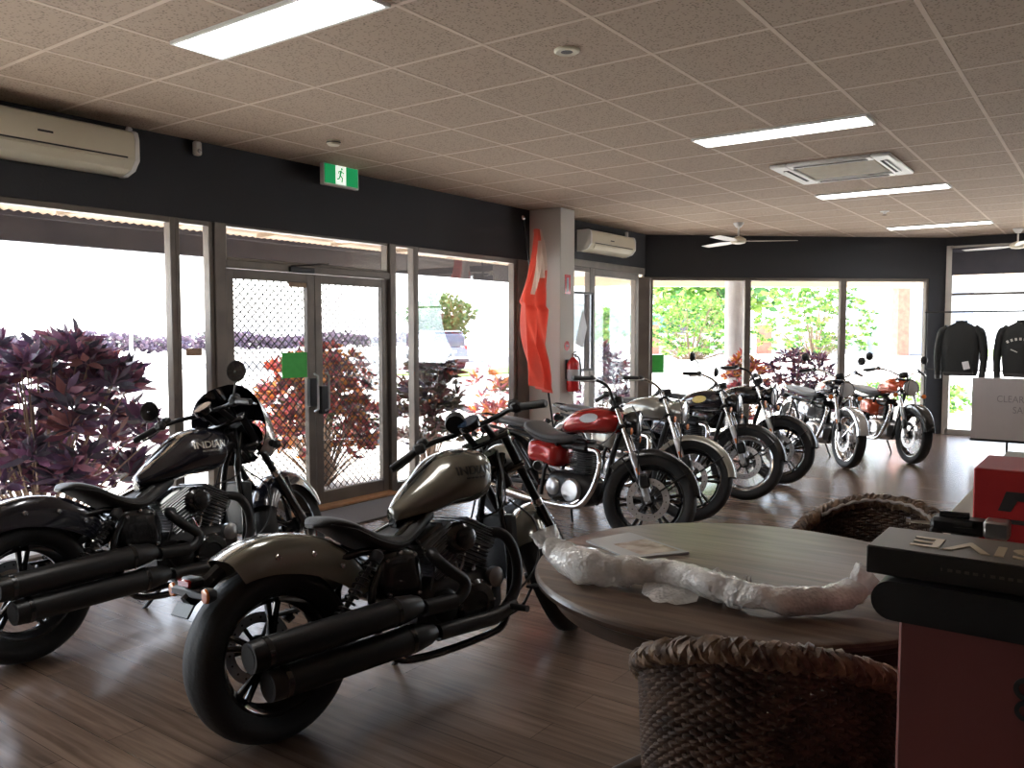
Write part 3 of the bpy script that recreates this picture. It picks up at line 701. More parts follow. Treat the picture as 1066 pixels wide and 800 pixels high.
def cruiser(name, label, loc, yaw, lean, steer, paint, lettering, fairing, mirrors):
    t = thing(name, label, 'motorcycle', (*loc, 0), (lean, 0, yaw), 'large cruisers in the foreground')
    WB, RF, RR = 1.585, .318, .322; rk = R(29); UX = V((-sin(rk), 0, cos(rk))); ax = V((WB, 0, RF))
    head = ax + UX * .62 + V((-.045, 0, 0)); SM = steer_mx(head.x, head.z, rk, steer)
    wheel(t, 'rear_wheel', 0, RR, RR, .175, .215, 'alloy', None, 'blackm', 5, .135, 'alloy', 1)
    wheel(t, 'front_wheel', WB, RF, RF, .13, .222, 'alloy', SM, 'blackm', 5, .14, 'alloy', 1)
    # guards
    sk = lambda u: .075 + .16 * max(0, sin(pi * min(1, max(0, (u - .02) / .55)))) ** 1.0
    f_ = fender(.035, RR, .432, .112, 24, 120, lambda u: .10 + .05 * sin(pi * u), taper=.06, pw=.42); rf = f_.build('rear_fender', paint, t, 40)
    for a in (50, 72, 96):
        for s_ in (-1, 1): M().lathe([(0, .006), (.010, .005), (.012, 0)], (.035 + .36 * cos(R(a)), s_ * .113, RR + .36 * sin(R(a))), (0, s_, 0), 12).build('fender_bolt', 'chrome', rf)
    ff = fender(WB, RF, .352, .09, 18, 152, lambda u: .085 + .02 * sin(pi * u), taper=.05, pw=.7).build('front_fender', paint, t, 40, xf=SM)
    M().tube([(WB - .05, -.088, RF + .3), (WB, -.08, RF + .02)], .008, 6).tube([(WB - .05, .088, RF + .3), (WB, .08, RF + .02)], .008, 6).build('fender_stay', 'satin', ff, xf=SM)
    # seat
    sst = [(.20, .755, .03, .008, .008), (.25, .765, .10, .02, .03), (.33, .735, .13, .028, .05), (.44, .67, .145, .03, .055), (.55, .64, .135, .028, .05), (.66, .675, .105, .03, .05), (.78, .725, .06, .03, .04)]
    s_ = loftx(sst, .75).build('seat', 'leather', t, 50)
    M().tube(crm([(.24, -.095, .757), (.33, -.132, .725), (.44, -.147, .66), (.55, -.137, .63), (.66, -.107, .665), (.76, -.06, .72)], 5), .004, 5).tube(crm([(.24, .095, .757), (.33, .132, .725), (.44, .147, .66), (.55, .137, .63), (.66, .107, .665)], 5), .004, 5).build('seat_piping', 'leather', s_)
    # tank
    tst = [(.60, .735, .035, .03, .03), (.68, .765, .085, .055, .055), (.80, .805, .13, .09, .09), (.90, .845, .155, .112, .115), (1.00, .865, .163, .112, .135), (1.09, .87, .152, .105, .135), (1.15, .87, .125, .085, .115), (1.17, .87, .07, .05, .07)]
    tst = [(.6 + (a - .6) * .88, b, c, d, e) for a, b, c, d, e in tst]
    tk = loftx(tst, .82, 32, 7).build('fuel_tank', paint, t, 60)
    M().lathe([(.036, 0), (.036, .008), (.03, .014), (0, .016)], (.95, -.05, .962), (-.12, -.1, 1), 24).build('filler_cap', 'blackm', tk)
    M().tube(crm([(.62, 0, .775), (.73, 0, .88), (.88, 0, .96), (1.0, 0, .978), (1.09, 0, .966)], 6), [.004, .012, .014, .014, .008], 6, flat=.4).build('tank_strap', 'blackm', tk)
    for sd_ in (-1, 1):
        side_text('INDIAN', tst, (.955), .885, .052, lettering, tk, 'tank_lettering', R(-2), 1.12, sd_, .82)
        side_text('MOTORCYCLE', tst, .955, .853, .013, lettering, tk, 'tank_lettering', R(-2), 1.3, sd_, .82)
    # frame
    g = M()
    for s2 in (-1, 1):
        g.tube(crm([(1.26, s2 * .02, .93), (1.18, s2 * .06, .72), (1.17, s2 * .10, .45), (1.10, s2 * .12, .20), (.95, s2 * .12, .15), (.55, s2 * .12, .16), (.42, s2 * .12, .25), (.38, s2 * .12, .45), (.50, s2 * .10, .62), (.66, s2 * .05, .70)], 5), .017, 8)
        g.tube([(.50, s2 * .10, .62), (.36, s2 * .10, .63), (.25, s2 * .09, .62)], .016, 8)
    g.tube([(1.28, 0, .90), (.95, 0, .76), (.60, 0, .70)], .026, 8); g.tube([V((head.x, 0, head.z)) - UX * .10, V((head.x, 0, head.z)) + UX * .09], .036, 12)
    g.build('frame', 'blackm', t, 50)
    g = M()
    for s2 in (-1, 1): g.tube([(.42, s2 * .11, .33), (.2, s2 * .125, .33), (0, s2 * .125, RR)], [.024, .02, .022], 8)
    g.tube([(0, -.16, RR), (0, .16, RR)], .013, 10).box((.28, 0, .33), (.05, .2, .05), .01); g.build('swingarm', 'satin', t)
    for s2 in (-1, 1):
        a, b = V((.16, s2 * .165, .38)), V((.42, s2 * .15, .63)); sh = M().tube([a, b], .011, 8).lathe([(.02, 0), (.026, .02), (.026, .03), (0, .03)], a, b - a, 14).lathe([(0, 0), (.026, .0), (.026, .035), (.014, .045)], a.lerp(b, .86), b - a, 14).build('shock_absorber', 'dkfin', t)
        spring(M(), a.lerp(b, .08), a.lerp(b, .88), .024, 11, .0048).build('spring', 'satin', sh)
    # side cover and oil tank
    c = loftx([(.40, .50, .05, .05, .05), (.44, .52, .125, .10, .11), (.54, .52, .135, .11, .13), (.62, .50, .13, .10, .13), (.66, .48, .10, .05, .07)], .45).build('side_cover', 'blackm', t, 40)
    for x_, z_ in ((.46, .58), (.60, .58), (.46, .44), (.61, .42), (.53, .60), (.56, .40)):
        for s2 in (-1, 1): M().lathe([(0, .006), (.008, .005), (.010, 0)], (x_, s2 * .134, z_), (0, s2, 0), 10).build('cover_bolt', 'chrome', c)
    # engine
    cc = loftx([(.62, .33, .09, .06, .07), (.68, .33, .13, .11, .12), (.80, .32, .14, .135, .14), (.95, .32, .14, .135, .14), (1.06, .33, .13, .10, .11), (1.12, .33, .08, .05, .06)], .55).build('crankcase', 'dkfin', t, 40)
    for s2 in (-1, 1):
        M().lathe([(.105, 0), (.105, .02), (.09, .034), (.055, .036), (.05, .03), (.0, .03)], (.90, s2 * .135, .31), (0, s2, 0), 32).build('engine_cover', 'blackm', cc)
        M().lathe([(.07, 0), (.07, .02), (.055, .03), (.02, .032), (0, .036)], (.73, s2 * .132, .34), (0, s2, 0), 28).build('clutch_cover', 'satin', cc)
        M().lathe([(.045, 0), (.045, .03), (.03, .04), (.0, .04)], (1.03, s2 * .125, .40), (0, s2, 0), 24).build('cam_cover', 'finedge', cc)
    for i in range(10):
        a = i * pi / 5
        for s2 in (-1, 1): M().lathe([(0, .012), (.006, .011), (.007, 0)], (.90 + .096 * cos(a), s2 * .155, .31 + .096 * sin(a)), (0, s2, 0), 8).build('engine_bolt', 'chrome', cc)
    for ph, bx in ((R(-27), .85), (R(27), .89)):
        mx = Matrix.Translation((bx, 0, .41)) @ Matrix.Rotation(ph, 4, 'Y')
        c = M().tube([(0, 0, -.03), (0, 0, .25)], .062, 20).build('cylinder', 'satin', t, 50, xf=mx)
        g = M(); e = M()
        for i in range(9):
            z_ = .02 + i * .0185; w = .15 + .03 * min(1, i / 5)
            g.box((0, 0, z_), (w, w * 1.18, .006), .002); e.box((0, 0, z_ + .0045), (w + .004, w * 1.18 + .004, .003), .001)
        g.build('cooling_fins', 'satin', c, 0, xf=mx); e.build('fin_edges', 'finedge', c, 0, xf=mx)
        h = M().box((0, 0, .205), (.19, .22, .04), .012).box((0, 0, .245), (.17, .20, .045), .02).build('cylinder_head', 'blackm', t, 35, xf=mx)
        g = M()
        for i in range(7): g.box((0, 0, .178 + i * .0125), (.205 - abs(i - 3) * .004, .236, .004), .0015)
        g.build('head_fins', 'finedge', h, 0, xf=mx)
        g = M()
        for s2 in (-1, 1):
            g.tube([(s2 * .035, -.09, -.04), (s2 * .035, -.09, .20)], .011, 8); 
        g.build('pushrod_tube', 'chrome', c, xf=mx)
    M().ball((.87, -.10, .60), .085, (1, .62, .85)).lathe([(.05, 0), (.05, .012), (.03, .02), (0, .02)], (.87, -.150, .60), (0, -1, 0), 24).build('air_cleaner', 'blackm', t)
    # exhaust
    g = M().tube(crm([(1.02, -.07, .60), (1.12, -.13, .57), (1.155, -.16, .46), (1.12, -.175, .33), (1.0, -.185, .25), (.82, -.195, .245), (.62, -.20, .262), (.50, -.205, .268)], 6), .024, 12)
    g.tube(crm([(.74, -.08, .56), (.68, -.15, .56), (.72, -.19, .50), (.80, -.20, .43), (.76, -.205, .375), (.66, -.205, .36), (.54, -.205, .378)], 6), .026, 12)
    ex = g.build('exhaust_pipe', 'dkfin', t, 60)
    M().tube([(1.09, -.19, .27), (.95, -.2, .245), (.62, -.215, .262)], [.026, .034, .034], 12).tube([(.72, -.215, .368), (.56, -.215, .376)], .034, 12).build('heat_shield', 'satin', ex, 50)
    for z0, x0, x1, z1 in ((.385, -.20, .54, .395), (.272, -.14, .60, .272)):
        a, b = V((x0, -.22, z0)), V((x1, -.21, z1)); L = (b - a).length
        mf = M().lathe([(.040, .0), (.052, .0), (.054, .02), (.056, .06), (.056, L - .10), (.046, L - .03), (.034, L)], a, b - a, 28).build('muffler', 'satin', t, 40)
        M().lathe([(.040, -.002), (.040, .06), (0, .06)], a, b - a, 24).build('muffler_tip', 'slot', mf); M().lathe([(.0575, .05), (.0575, .07)], a, b - a, 28).build('muffler_band', 'blackm', mf); M().lathe([(.0575, L - .14), (.0575, L - .12)], a, b - a, 28).build('muffler_band', 'blackm', mf)
    # belt guard, rear light, plate
    M().tube([(.0, .145, .42), (.6, .145, .40)], .02, 8, flat=.5).tube([(.0, .145, .23), (.6, .145, .24)], .012, 8, flat=.6).build('belt_guard', 'satin', t)
    for s2 in (-1, 1): indicator(t, (-.285, s2 * .13, .605), (-.2, s2, 0))
    g = M().box((-.275, 0, .605), (.05, .28, .035), .008).tube([(-.17, 0, .66), (-.30, 0, .57)], .03, 8).box((-.315, 0, .55), (.008, .13, .05), .002, rot=Matrix.Rotation(R(35), 3, 'Y')); g.build('plate_bracket', 'satin', t)
    tl = M().box((-.275, 0, .64), (.05, .10, .035), .01).build('tail_light', 'blackp', t); M().box((-.303, 0, .64), (.012, .09, .028), .005).build('light_lens', 'redlens', tl)
    # footpegs, stand, pedal, wiring
    for s2 in (-1, 1): M().tube([(1.02, s2 * .14, .26), (1.05, s2 * .27, .27)], .008, 6).tube([(1.05, s2 * .20, .27), (1.05, s2 * .31, .27)], .015, 10).build('footpeg', 'blackp', t)
    M().tube([(.80, .13, .17), (.72, .27, .012)], .011, 8).box((.71, .275, .008), (.07, .035, .008), .003).build('side_stand', 'satin', t)
    M().tube(crm([(1.0, -.18, .22), (1.12, -.2, .25), (1.2, -.2, .32)], 4), .007, 6).box((1.21, -.2, .325), (.06, .04, .012), .004).build('brake_pedal', 'satin', t)
    g = M().box((1.20, 0, .50), (.05, .24, .30), .01); 
    rd_ = g.build('radiator', 'blackp', t)
    g = M()
    for i in range(11): g.box((1.228, 0, .38 + i * .024), (.004, .21, .004))
    g.build('radiator_fins', 'dkfin', rd_, 0)
    g = M(); 
    
    for cp in ([(1.22, -.03, .95), (1.16, -.12, .80), (1.12, -.14, .70), (.98, -.12, .66)], [(1.22, .03, .97), (1.2, .1, .78), (1.14, .12, .6)], [(.64, -.10, .63), (.70, -.13, .52), (.66, -.14, .42)], [(1.2, -.1, .72), (1.3, -.16, .6), (1.26, -.19, .42), (1.12, -.17, .3)]):
        M().tube(crm(cp, 5), .005, 6).build('cable', 'blackp', t)
    # fork and bars
    for s2 in (-1, 1):
        b = V((WB, s2 * .095, RF)); fk = M().tube([b + UX * .30, b + UX * .80], .021, 12).build('fork_tube', 'satin', t, xf=SM)
        M().tube([b - UX * .03, b + UX * .02, b + UX * .36], [.026, .029, .027], 12).lathe([(0, 0), (.03, 0), (.03, .02), (0, .02)], b + V((0, s2 * .02, 0)), (0, s2, 0), 14).build('fork_slider', 'blackm', fk, xf=SM)
        M().lathe([(.024, 0), (.026, .01), (.026, .03), (.024, .04)], b + UX * .36, UX, 14).build('dust_seal', 'chrome', fk, xf=SM)
    g = M().box(ax + UX * .60 + V((-.01, 0, 0)), (.07, .25, .03), .01, rot=Matrix.Rotation(-rk, 3, 'Y')).box(ax + UX * .78 + V((-.01, 0, 0)), (.08, .25, .026), .01, rot=Matrix.Rotation(-rk, 3, 'Y'))
    g.build('triple_clamp', 'blackm', t, xf=SM)
    top = ax + UX * .79 + V((-.09, 0, 0))
    hp = [(top.x - .24, .365, top.z + .0), (top.x - .18, .255, top.z + .035), (top.x - .10, .19, top.z + .055), (top.x - .045, .09, top.z + .055), (top.x - .045, -.09, top.z + .055), (top.x - .10, -.19, top.z + .055), (top.x - .18, -.255, top.z + .035), (top.x - .24, -.365, top.z + .0)]
    bar = M().tube(crm(hp, 6), .013, 10)
    for s2 in (-1, 1): bar.tube([(top.x + .07, s2 * .05, top.z - .01), (top.x - .045, s2 * .05, top.z + .055)], .017, 10)
    bar = bar.build('handlebar', 'satin', t, xf=SM)
    for s2 in (-1, 1):
        e = V((top.x - .24, s2 * .365, top.z + .0)); i_ = V((top.x - .19, s2 * .265, top.z + .033)); d = (e - i_).normalized()
        M().tube([i_, e, e + d * .012], [.018, .018, .015], 12).build('grip', 'blackp', bar, xf=SM)
        M().box(i_ - d * .03, (.055, .05, .05), .012).box(i_ - d * .045 + V((.03, 0, .02)), (.05, .05, .04), .012).build('switch_housing', 'blackp', bar, xf=SM)
        M().tube(crm([i_ - d * .02 + V((.035, 0, 0)), i_ + d * .06 + V((.07, 0, -.005)), e + V((.05, 0, -.01))], 4), [.008, .007, .009], 8, flat=.6).build('lever', 'alloy' if s2 < 0 else 'satin', bar, xf=SM)
        if mirrors:
            helmet_mirror(t, i_ - d * .03 + V((0, 0, .02)), i_ + d * (.08 if s2 < 0 else .0) + V((-.03, 0, .17 if s2 < 0 else .10)), SM, .058)
        indicator(t, ax + UX * .56 + V((.06, s2 * .17, 0)), (.1, s2, 0), SM)
    if not mirrors:
        M().lathe([(0, .0), (.045, .004), (.05, .02), (.045, .05), (.02, .06)], V((top.x - .12, .06, top.z + .085)), (.8, 0, .5), 24).build('mirror', 'blackp', t, xf=SM)
    gp = V((top.x - .10, .0, top.z + .045)); ga = M().lathe([(.0, .0), (.05, .005), (.055, .03), (.055, .04)], gp, (-.6, 0, 1), 28).build('gauge', 'blackm', t, xf=SM)
    M().lathe([(.051, .041), (0, .042)], gp, (-.6, 0, 1), 28).build('gauge_face', 'cargl', ga, xf=SM)
    hc = ax + UX * .66 + V((.10, 0, 0))
    hl = M().lathe([(0, -.10), (.04, -.095), (.075, -.05), (.088, 0), (.09, .02), (.083, .025)], hc, (1, 0, 0), 32).build('headlight', 'blackm' if fairing else 'silverpaint', t, xf=SM)
    M().lathe([(.082, .022), (.06, .034), (0, .042)], hc, (1, 0, 0), 32).build('headlight_lens', 'lens', hl, xf=SM)
    if fairing:
        rings = []
        for i in range(9):                       # a bikini cowl wrapping the lamp
            u = i / 8; x_ = hc.x + .13 - .30 * u ** 1.3; wz = .11 + .105 * u ** .6; wy = .07 + .17 * u ** .7; cz_ = hc.z - .02 + .085 * u
            rings.append([(x_ , wy * sgnp(cos(q), .8), cz_ + (wz * 1.15 if sin(q) > 0 else wz) * sgnp(sin(q), .85)) for q in [R(-62) + R(304) * k / 26 for k in range(27)]])
        g = M(); n_ = 27
        outer = rings; inner = [[(p[0] - .002, p[1] * .975, (p[2] - hc.z) * .975 + hc.z) for p in r_] for r_ in rings]
        for r_ in outer + inner: g.v += [V(p) for p in r_]
        Lr = len(rings)
        for i in range(Lr - 1):
            for k in range(n_ - 1):
                if i < 1 and False: continue
                a = i * n_ + k; g.f.append((a, a + 1, a + n_ + 1, a + n_)); a += Lr * n_; g.f.append((a, a + n_, a + n_ + 1, a + 1))
        cw = g.build('fairing', paint, t, 60, xf=SM)
        g = M(); rg = []
        for i in range(8):
            u = i / 7; x_ = hc.x - .0 - .20 * u; z_ = hc.z + .10 + .20 * u; wy = .15 - .045 * u ** 2
            rg.append([(x_ - .10 * (k / 8 * 2 - 1) ** 2, wy * (k / 8 * 2 - 1), z_ - .03 * (k / 8 * 2 - 1) ** 2) for k in range(9)])
        for r_ in rg: g.v += [V(p) for p in r_]
        for i in range(7):
            for k in range(8): a = i * 9 + k; g.f.append((a, a + 1, a + 10, a + 9))
        g.build('windscreen', 'smoke', cw, 60, xf=SM)
    return t

def roadster(label, loc, yaw, lean, steer, paint, tankpaint, fend, wh='alloy', look='cruise', lamp='blackm', badge=None, rimmat='blackm', mirrors=True, seatmat='greyseat', exmat='chrome', group='smaller motorcycles parked in the row', sidecov=None):
    t = thing('motorcycle', label, 'motorcycle', (*loc, 0), (lean, 0, yaw), group)
    WB, RF, RR = 1.39, .33, .32; rk = R(27); UX = V((-sin(rk), 0, cos(rk))); ax = V((WB, 0, RF))
    head = ax + UX * .58 + V((-.04, 0, 0)); SM = steer_mx(head.x, head.z, rk, steer)
    wheel(t, 'rear_wheel', 0, RR, RR, .13, .225, wh, None, rimmat, 6, .12, 'alloy', -1)
    wheel(t, 'front_wheel', WB, RF, RF, .105, .245, wh, SM, rimmat, 6, .15, 'alloy', -1)
    rf = fender(0, RR, .385, .082, 20, 165, lambda u: .06 + .02 * sin(pi * u), taper=.05, pw=.5).build('rear_fender', fend, t, 40)
    M().tube([(-.25, -.085, RR + .25), (0, -.1, RR)], .007, 6).tube([(-.25, .085, RR + .25), (0, .1, RR)], .007, 6).build('fender_stay', 'satin', rf)
    ff = fender(WB, RF, .362, .068, 12, 148, .05, taper=.1, pw=.5).build('front_fender', fend, t, 40, xf=SM)
    g = M()
    for s2 in (-1, 1): g.tube([(WB - .22, s2 * .068, RF + .26), (WB, s2 * .085, RF)], .006, 6).tube([(WB + .25, s2 * .062, RF + .22), (WB, s2 * .085, RF)], .006, 6)
    g.build('fender_stay', 'satin' if fend not in ('whitepaint',) else 'chrome', ff, xf=SM)
    # seats
    if look == 'cruise':
        sst = [(.22, .74, .06, .02, .02), (.28, .765, .13, .05, .05), (.36, .735, .145, .045, .055), (.50, .70, .145, .038, .05), (.64, .70, .11, .035, .045), (.72, .71, .06, .02, .03)]
        pst = [(-.16, .80, .06, .015, .02), (-.08, .80, .10, .028, .035), (.08, .79, .115, .03, .035), (.22, .775, .11, .025, .03), (.26, .77, .08, .01, .02)]
        loftx(pst, .7).build('pillion_seat', seatmat, t, 50)
    else:
        sst = [(-.18, .80, .06, .015, .02), (-.10, .805, .12, .03, .04), (.15, .79, .135, .035, .045), (.40, .765, .14, .032, .045), (.60, .765, .11, .03, .045), (.68, .77, .06, .02, .03)]
    s_ = loftx(sst, .7).build('seat', seatmat, t, 50)
    M().tube(crm([(x_, -w_ - .001, zc - .01) for x_, zc, w_, a, b in sst[1:-1]], 5), .0035, 5).tube(crm([(x_, w_ + .001, zc - .01) for x_, zc, w_, a, b in sst[1:-1]], 5), .0035, 5).build('seat_piping', 'blackp', s_)
    M().tube(crm([(-.02, -.12, .77), (-.22, -.11, .81), (-.30, 0, .83), (-.22, .11, .81), (-.02, .12, .77)], 6), .009, 8).build('grab_rail', 'satin' if fend != 'whitepaint' else 'chrome', t)
    tst = [(.60, .80, .05, .03, .04), (.66, .82, .10, .06, .07), (.76, .85, .13, .085, .09), (.90, .87, .15, .095, .10), (1.02, .875, .15, .09, .10), (1.11, .87, .12, .065, .08), (1.15, .865, .06, .035, .045)]
    if look == 'cruise': tst = [(a, b - .01, c, d, e) for a, b, c, d, e in tst]
    tk = loftx(tst, .85, 32, 6).build('fuel_tank', tankpaint, t, 60)
    M().lathe([(.034, 0), (.034, .008), (.028, .014), (0, .016)], (.92, 0, .962), (0, 0, 1), 20).build('filler_cap', 'chrome', tk)
    if badge:
        for sd_ in (-1, 1):
            g = M(); ring = []
            for k in range(20):
                q = 2 * pi * k / 20; x_ = .93 + .085 * cos(q); z_ = .875 + .034 * sin(q) + .01 * cos(q); ring.append(V((x_, sd_ * (surf_y(tst, x_, z_, .85) + .003), z_)))
            cpt = V((.93, sd_ * (surf_y(tst, .93, .875, .85) + .004), .875)); g.v = ring + [cpt]; g.f = [(k, (k + 1) % 20, 20) for k in range(20)]
            g.build('tank_badge', badge, tk, 60)
    # frame
    g = M()
    for s2 in (-1, 1):
        g.tube([(.62, s2 * .06, .72), (.35, s2 * .11, .69), (-.12, s2 * .11, .74)], .014, 8)
        g.tube([(.62, s2 * .08, .72), (.50, s2 * .11, .45), (.48, s2 * .11, .26)], .015, 8)
        g.tube([(.45, s2 * .11, .33), (.10, s2 * .11, .69)], .011, 8)
    g.tube(crm([(1.14, 0, .86), (1.06, 0, .62), (1.0, 0, .36), (.93, 0, .24)], 4), .021, 10).tube([(1.14, 0, .88), (.62, 0, .74)], .024, 10).tube([V((head.x, 0, head.z)) - UX * .08, V((head.x, 0, head.z)) + UX * .09], .03, 12)
    g.build('frame', 'satin', t, 50)
    g = M()
    for s2 in (-1, 1): g.tube([(.48, s2 * .085, .34), (0, s2 * .095, RR)], [.02, .018], 8)
    g.tube([(0, -.13, RR), (0, .13, RR)], .011, 8).build('swingarm', 'satin', t)
    for s2 in (-1, 1):
        a, b = V((.03, s2 * .125, .36)), V((.16, s2 * .125, .68)); sh = M().tube([a, b], .010, 8).lathe([(.0, 0), (.024, .0), (.024, .05), (.0, .05)], a.lerp(b, .84), b - a, 14).build('shock_absorber', 'chrome', t)
        spring(M(), a.lerp(b, .1), a.lerp(b, .86), .023, 10, .0045).build('spring', 'satin', sh)
    sc = sidecov or tankpaint
    c = loftx([(.28, .58, .04, .04, .05), (.33, .585, .125, .085, .09), (.46, .585, .14, .095, .10), (.58, .575, .13, .09, .10), (.63, .57, .06, .05, .06)], .6).build('side_cover', sc, t, 50)
    # engine: upright single
    cc = loftx([(.50, .34, .07, .06, .07), (.56, .34, .12, .11, .12), (.70, .33, .135, .13, .13), (.86, .33, .13, .12, .12), (.96, .33, .09, .07, .08)], .6).build('crankcase', 'dkfin' if look == 'cruise' or exmat != 'chrome' else 'alloy', t, 40)
    for s2 in (-1, 1):
        M().lathe([(.088, 0), (.088, .02), (.075, .034), (.05, .037), (.0, .037)], (.80, s2 * .128, .33), (0, s2, 0), 28).build('engine_cover', 'alloy', cc)
        M().lathe([(.065, 0), (.065, .018), (.05, .03), (.0, .033)], (.62, s2 * .126, .34), (0, s2, 0), 28).build('clutch_cover', 'alloy' if s2 < 0 else 'satin', cc)
    c = M().tube([(.80, 0, .42), (.80, 0, .64)], .06, 16).build('cylinder', 'satin', t)
    g = M()
    for i in range(10): g.box((.80, 0, .455 + i * .0165), (.165, .175, .006), .002)
    g.build('cooling_fins', 'dkfin', c, 0)
    M().box((.80, 0, .645), (.15, .17, .06), .02).box((.80, 0, .69), (.12, .14, .04), .018).build('cylinder_head', 'satin', t, 35)
    M().tube([(.72, -.02, .65), (.62, -.03, .645), (.55, -.03, .64)], [.022, .026, .034], 12).build('carburettor', 'dkfin', t)
    ex = M().tube(crm([(.88, -.05, .64), (.99, -.08, .62), (1.03, -.12, .50), (.99, -.15, .34), (.90, -.16, .235), (.74, -.165, .215), (.52, -.17, .22)], 6), .021, 12).build('exhaust_pipe', exmat, t, 60)
    a, b = V((-.26, -.19, .30)), V((.52, -.17, .22)); L = (b - a).length
    mf = M().lathe([(.028, 0), (.044, .0), (.046, .02), (.047, L * .5), (.040, L * .8), (.022, L)], a, b - a, 24).build('muffler', exmat, t, 50); M().lathe([(.028, -.001), (.028, .05), (0, .05)], a, b - a, 20).build('muffler_tip', 'slot', mf)
    M().tube([(.58, .12, .24), (.50, .27, .012)], .010, 8).box((.49, .275, .008), (.07, .035, .008), .003).build('side_stand', 'satin', t)
    for s2 in (-1, 1): M().tube([(.72, s2 * .12, .27), (.72, s2 * .26, .27)], .013, 8).build('footpeg', 'blackp', t)
    M().tube(crm([(.70, -.17, .24), (.84, -.19, .24), (.92, -.19, .28)], 4), .007, 6).build('brake_pedal', 'chrome', t)
    M().tube([(.0, .12, .39), (.5, .12, .38)], .016, 8, flat=.5).build('chain_guard', 'satin', t)
    # tail
    tl = M().box((-.27, 0, .70), (.05, .12, .06), .02).build('tail_light', 'blackp', t); M().lathe([(.042, 0), (.038, .02), (0, .028)], (-.29, 0, .70), (-1, 0, 0), 18).build('light_lens', 'redlens', tl)
    for s2 in (-1, 1): indicator(t, (-.27, s2 * .14, .66), (-.2, s2, 0))
    M().box((-.37, 0, .52), (.006, .19, .12), .002, rot=Matrix.Rotation(R(20), 3, 'Y')).tube([(-.30, 0, .66), (-.37, 0, .52)], .01, 6).build('plate_bracket', 'satin', t)
    # fork
    for s2 in (-1, 1):
        b = V((WB, s2 * .085, RF)); fk = M().tube([b + UX * .28, b + UX * .70], .017, 12).build('fork_tube', 'chrome', t, xf=SM)
        M().tube([b - UX * .03, b + UX * .02, b + UX * .34], [.022, .025, .024], 12).lathe([(0, 0), (.022, 0), (.022, .015), (0, .015)], b + V((0, s2 * .02, 0)), (0, s2, 0), 12).build('fork_slider', 'alloy' if look != 'black' else 'satin', fk, xf=SM)
        M().box(b + UX * .20 + V((.0, s2 * .026, 0)), (.02, .006, .05), .002, rot=Matrix.Rotation(-rk, 3, 'Y')).build('reflector', 'indic', fk, 0, xf=SM)
        indicator(t, ax + UX * .50 + V((.06, s2 * .17, 0)), (.1, s2, 0), SM)
    M().box((WB - .035, -.105, RF + .12), (.07, .04, .10), .012, rot=Matrix.Rotation(-R(20), 3, 'Y')).build('brake_calliper', 'satin', t, xf=SM)
    M().box(ax + UX * .54 + V((-.01, 0, 0)), (.06, .22, .028), .01, rot=Matrix.Rotation(-rk, 3, 'Y')).box(ax + UX * .69 + V((-.01, 0, 0)), (.07, .22, .022), .01, rot=Matrix.Rotation(-rk, 3, 'Y')).build('triple_clamp', 'satin', t, xf=SM)
    top = ax + UX * .70; zr = .15 if look == 'cruise' else .11
    hp = [(top.x - .26, .37, top.z + zr - .03), (top.x - .16, .25, top.z + zr), (top.x - .07, .15, top.z + zr - .02), (top.x - .03, .06, top.z + .05), (top.x - .03, -.06, top.z + .05), (top.x - .07, -.15, top.z + zr - .02), (top.x - .16, -.25, top.z + zr), (top.x - .26, -.37, top.z + zr - .03)]
    bar = M().tube(crm(hp, 6), .011, 10)
    for s2 in (-1, 1): bar.tube([(top.x - .015, s2 * .05, top.z), (top.x - .03, s2 * .05, top.z + .055)], .014, 10)
    bar = bar.build('handlebar', 'satin' if exmat != 'chrome' or look == 'cruise' else 'chrome', t, xf=SM)
    for s2 in (-1, 1):
        e = V((top.x - .26, s2 * .37, top.z + zr - .03)); i_ = V((top.x - .18, s2 * .27, top.z + zr - .005)); d = (e - i_).normalized()
        M().tube([i_, e + d * .01], .0165, 12).build('grip', 'blackp', bar, xf=SM); M().box(i_ - d * .03, (.05, .045, .045), .012).build('switch_housing', 'blackp', bar, xf=SM)
        M().tube(crm([i_ - d * .02 + V((.035, 0, 0)), i_ + d * .05 + V((.07, 0, -.01)), e + V((.05, 0, -.02))], 4), [.006, .006, .007], 6).build('lever', 'alloy', bar, xf=SM)
        if mirrors: helmet_mirror(t, i_ - d * .03 + V((0, 0, .02)), i_ + d * .09 + V((.0, 0, .16)), SM, .048)
    hc = ax + UX * .60 + V((.10, 0, 0))
    hl = M().lathe([(0, -.11), (.05, -.10), (.08, -.05), (.09, 0), (.092, .02), (.084, .026)], hc, (1, 0, 0), 32).build('headlight', lamp, t, xf=SM)
    M().lathe([(.086, .018), (.094, .022), (.094, .03), (.086, .032)], hc, (1, 0, 0), 32, closed=True).build('lamp_rim', 'chrome' if lamp != 'blackm' else 'satin', hl, xf=SM); M().lathe([(.084, .024), (.06, .036), (0, .044)], hc, (1, 0, 0), 32).build('headlight_lens', 'lens', hl, xf=SM)
    gp = V((top.x - .01, 0, top.z + .03)); ga = M().lathe([(0, 0), (.045, .004), (.052, .03), (.052, .045)], gp, (-.5, 0, 1), 24).build('gauge', 'satin', t, xf=SM); M().lathe([(.048, .046), (0, .047)], gp, (-.5, 0, 1), 24).build('gauge_face', 'cargl', ga, xf=SM)
    M().tube(crm([(1.12, -.03, .9), (1.16, -.12, .80), (1.0, -.08, .68)], 5), .005, 6).build('throttle_cable', 'blackp', t); M().tube(crm([(1.22, -.02, .98), (1.34, -.10, .88), (1.36, -.11, .6), (WB - .02, -.11, .45)], 5), .005, 6).build('brake_hose', 'blackp', t)
    return t

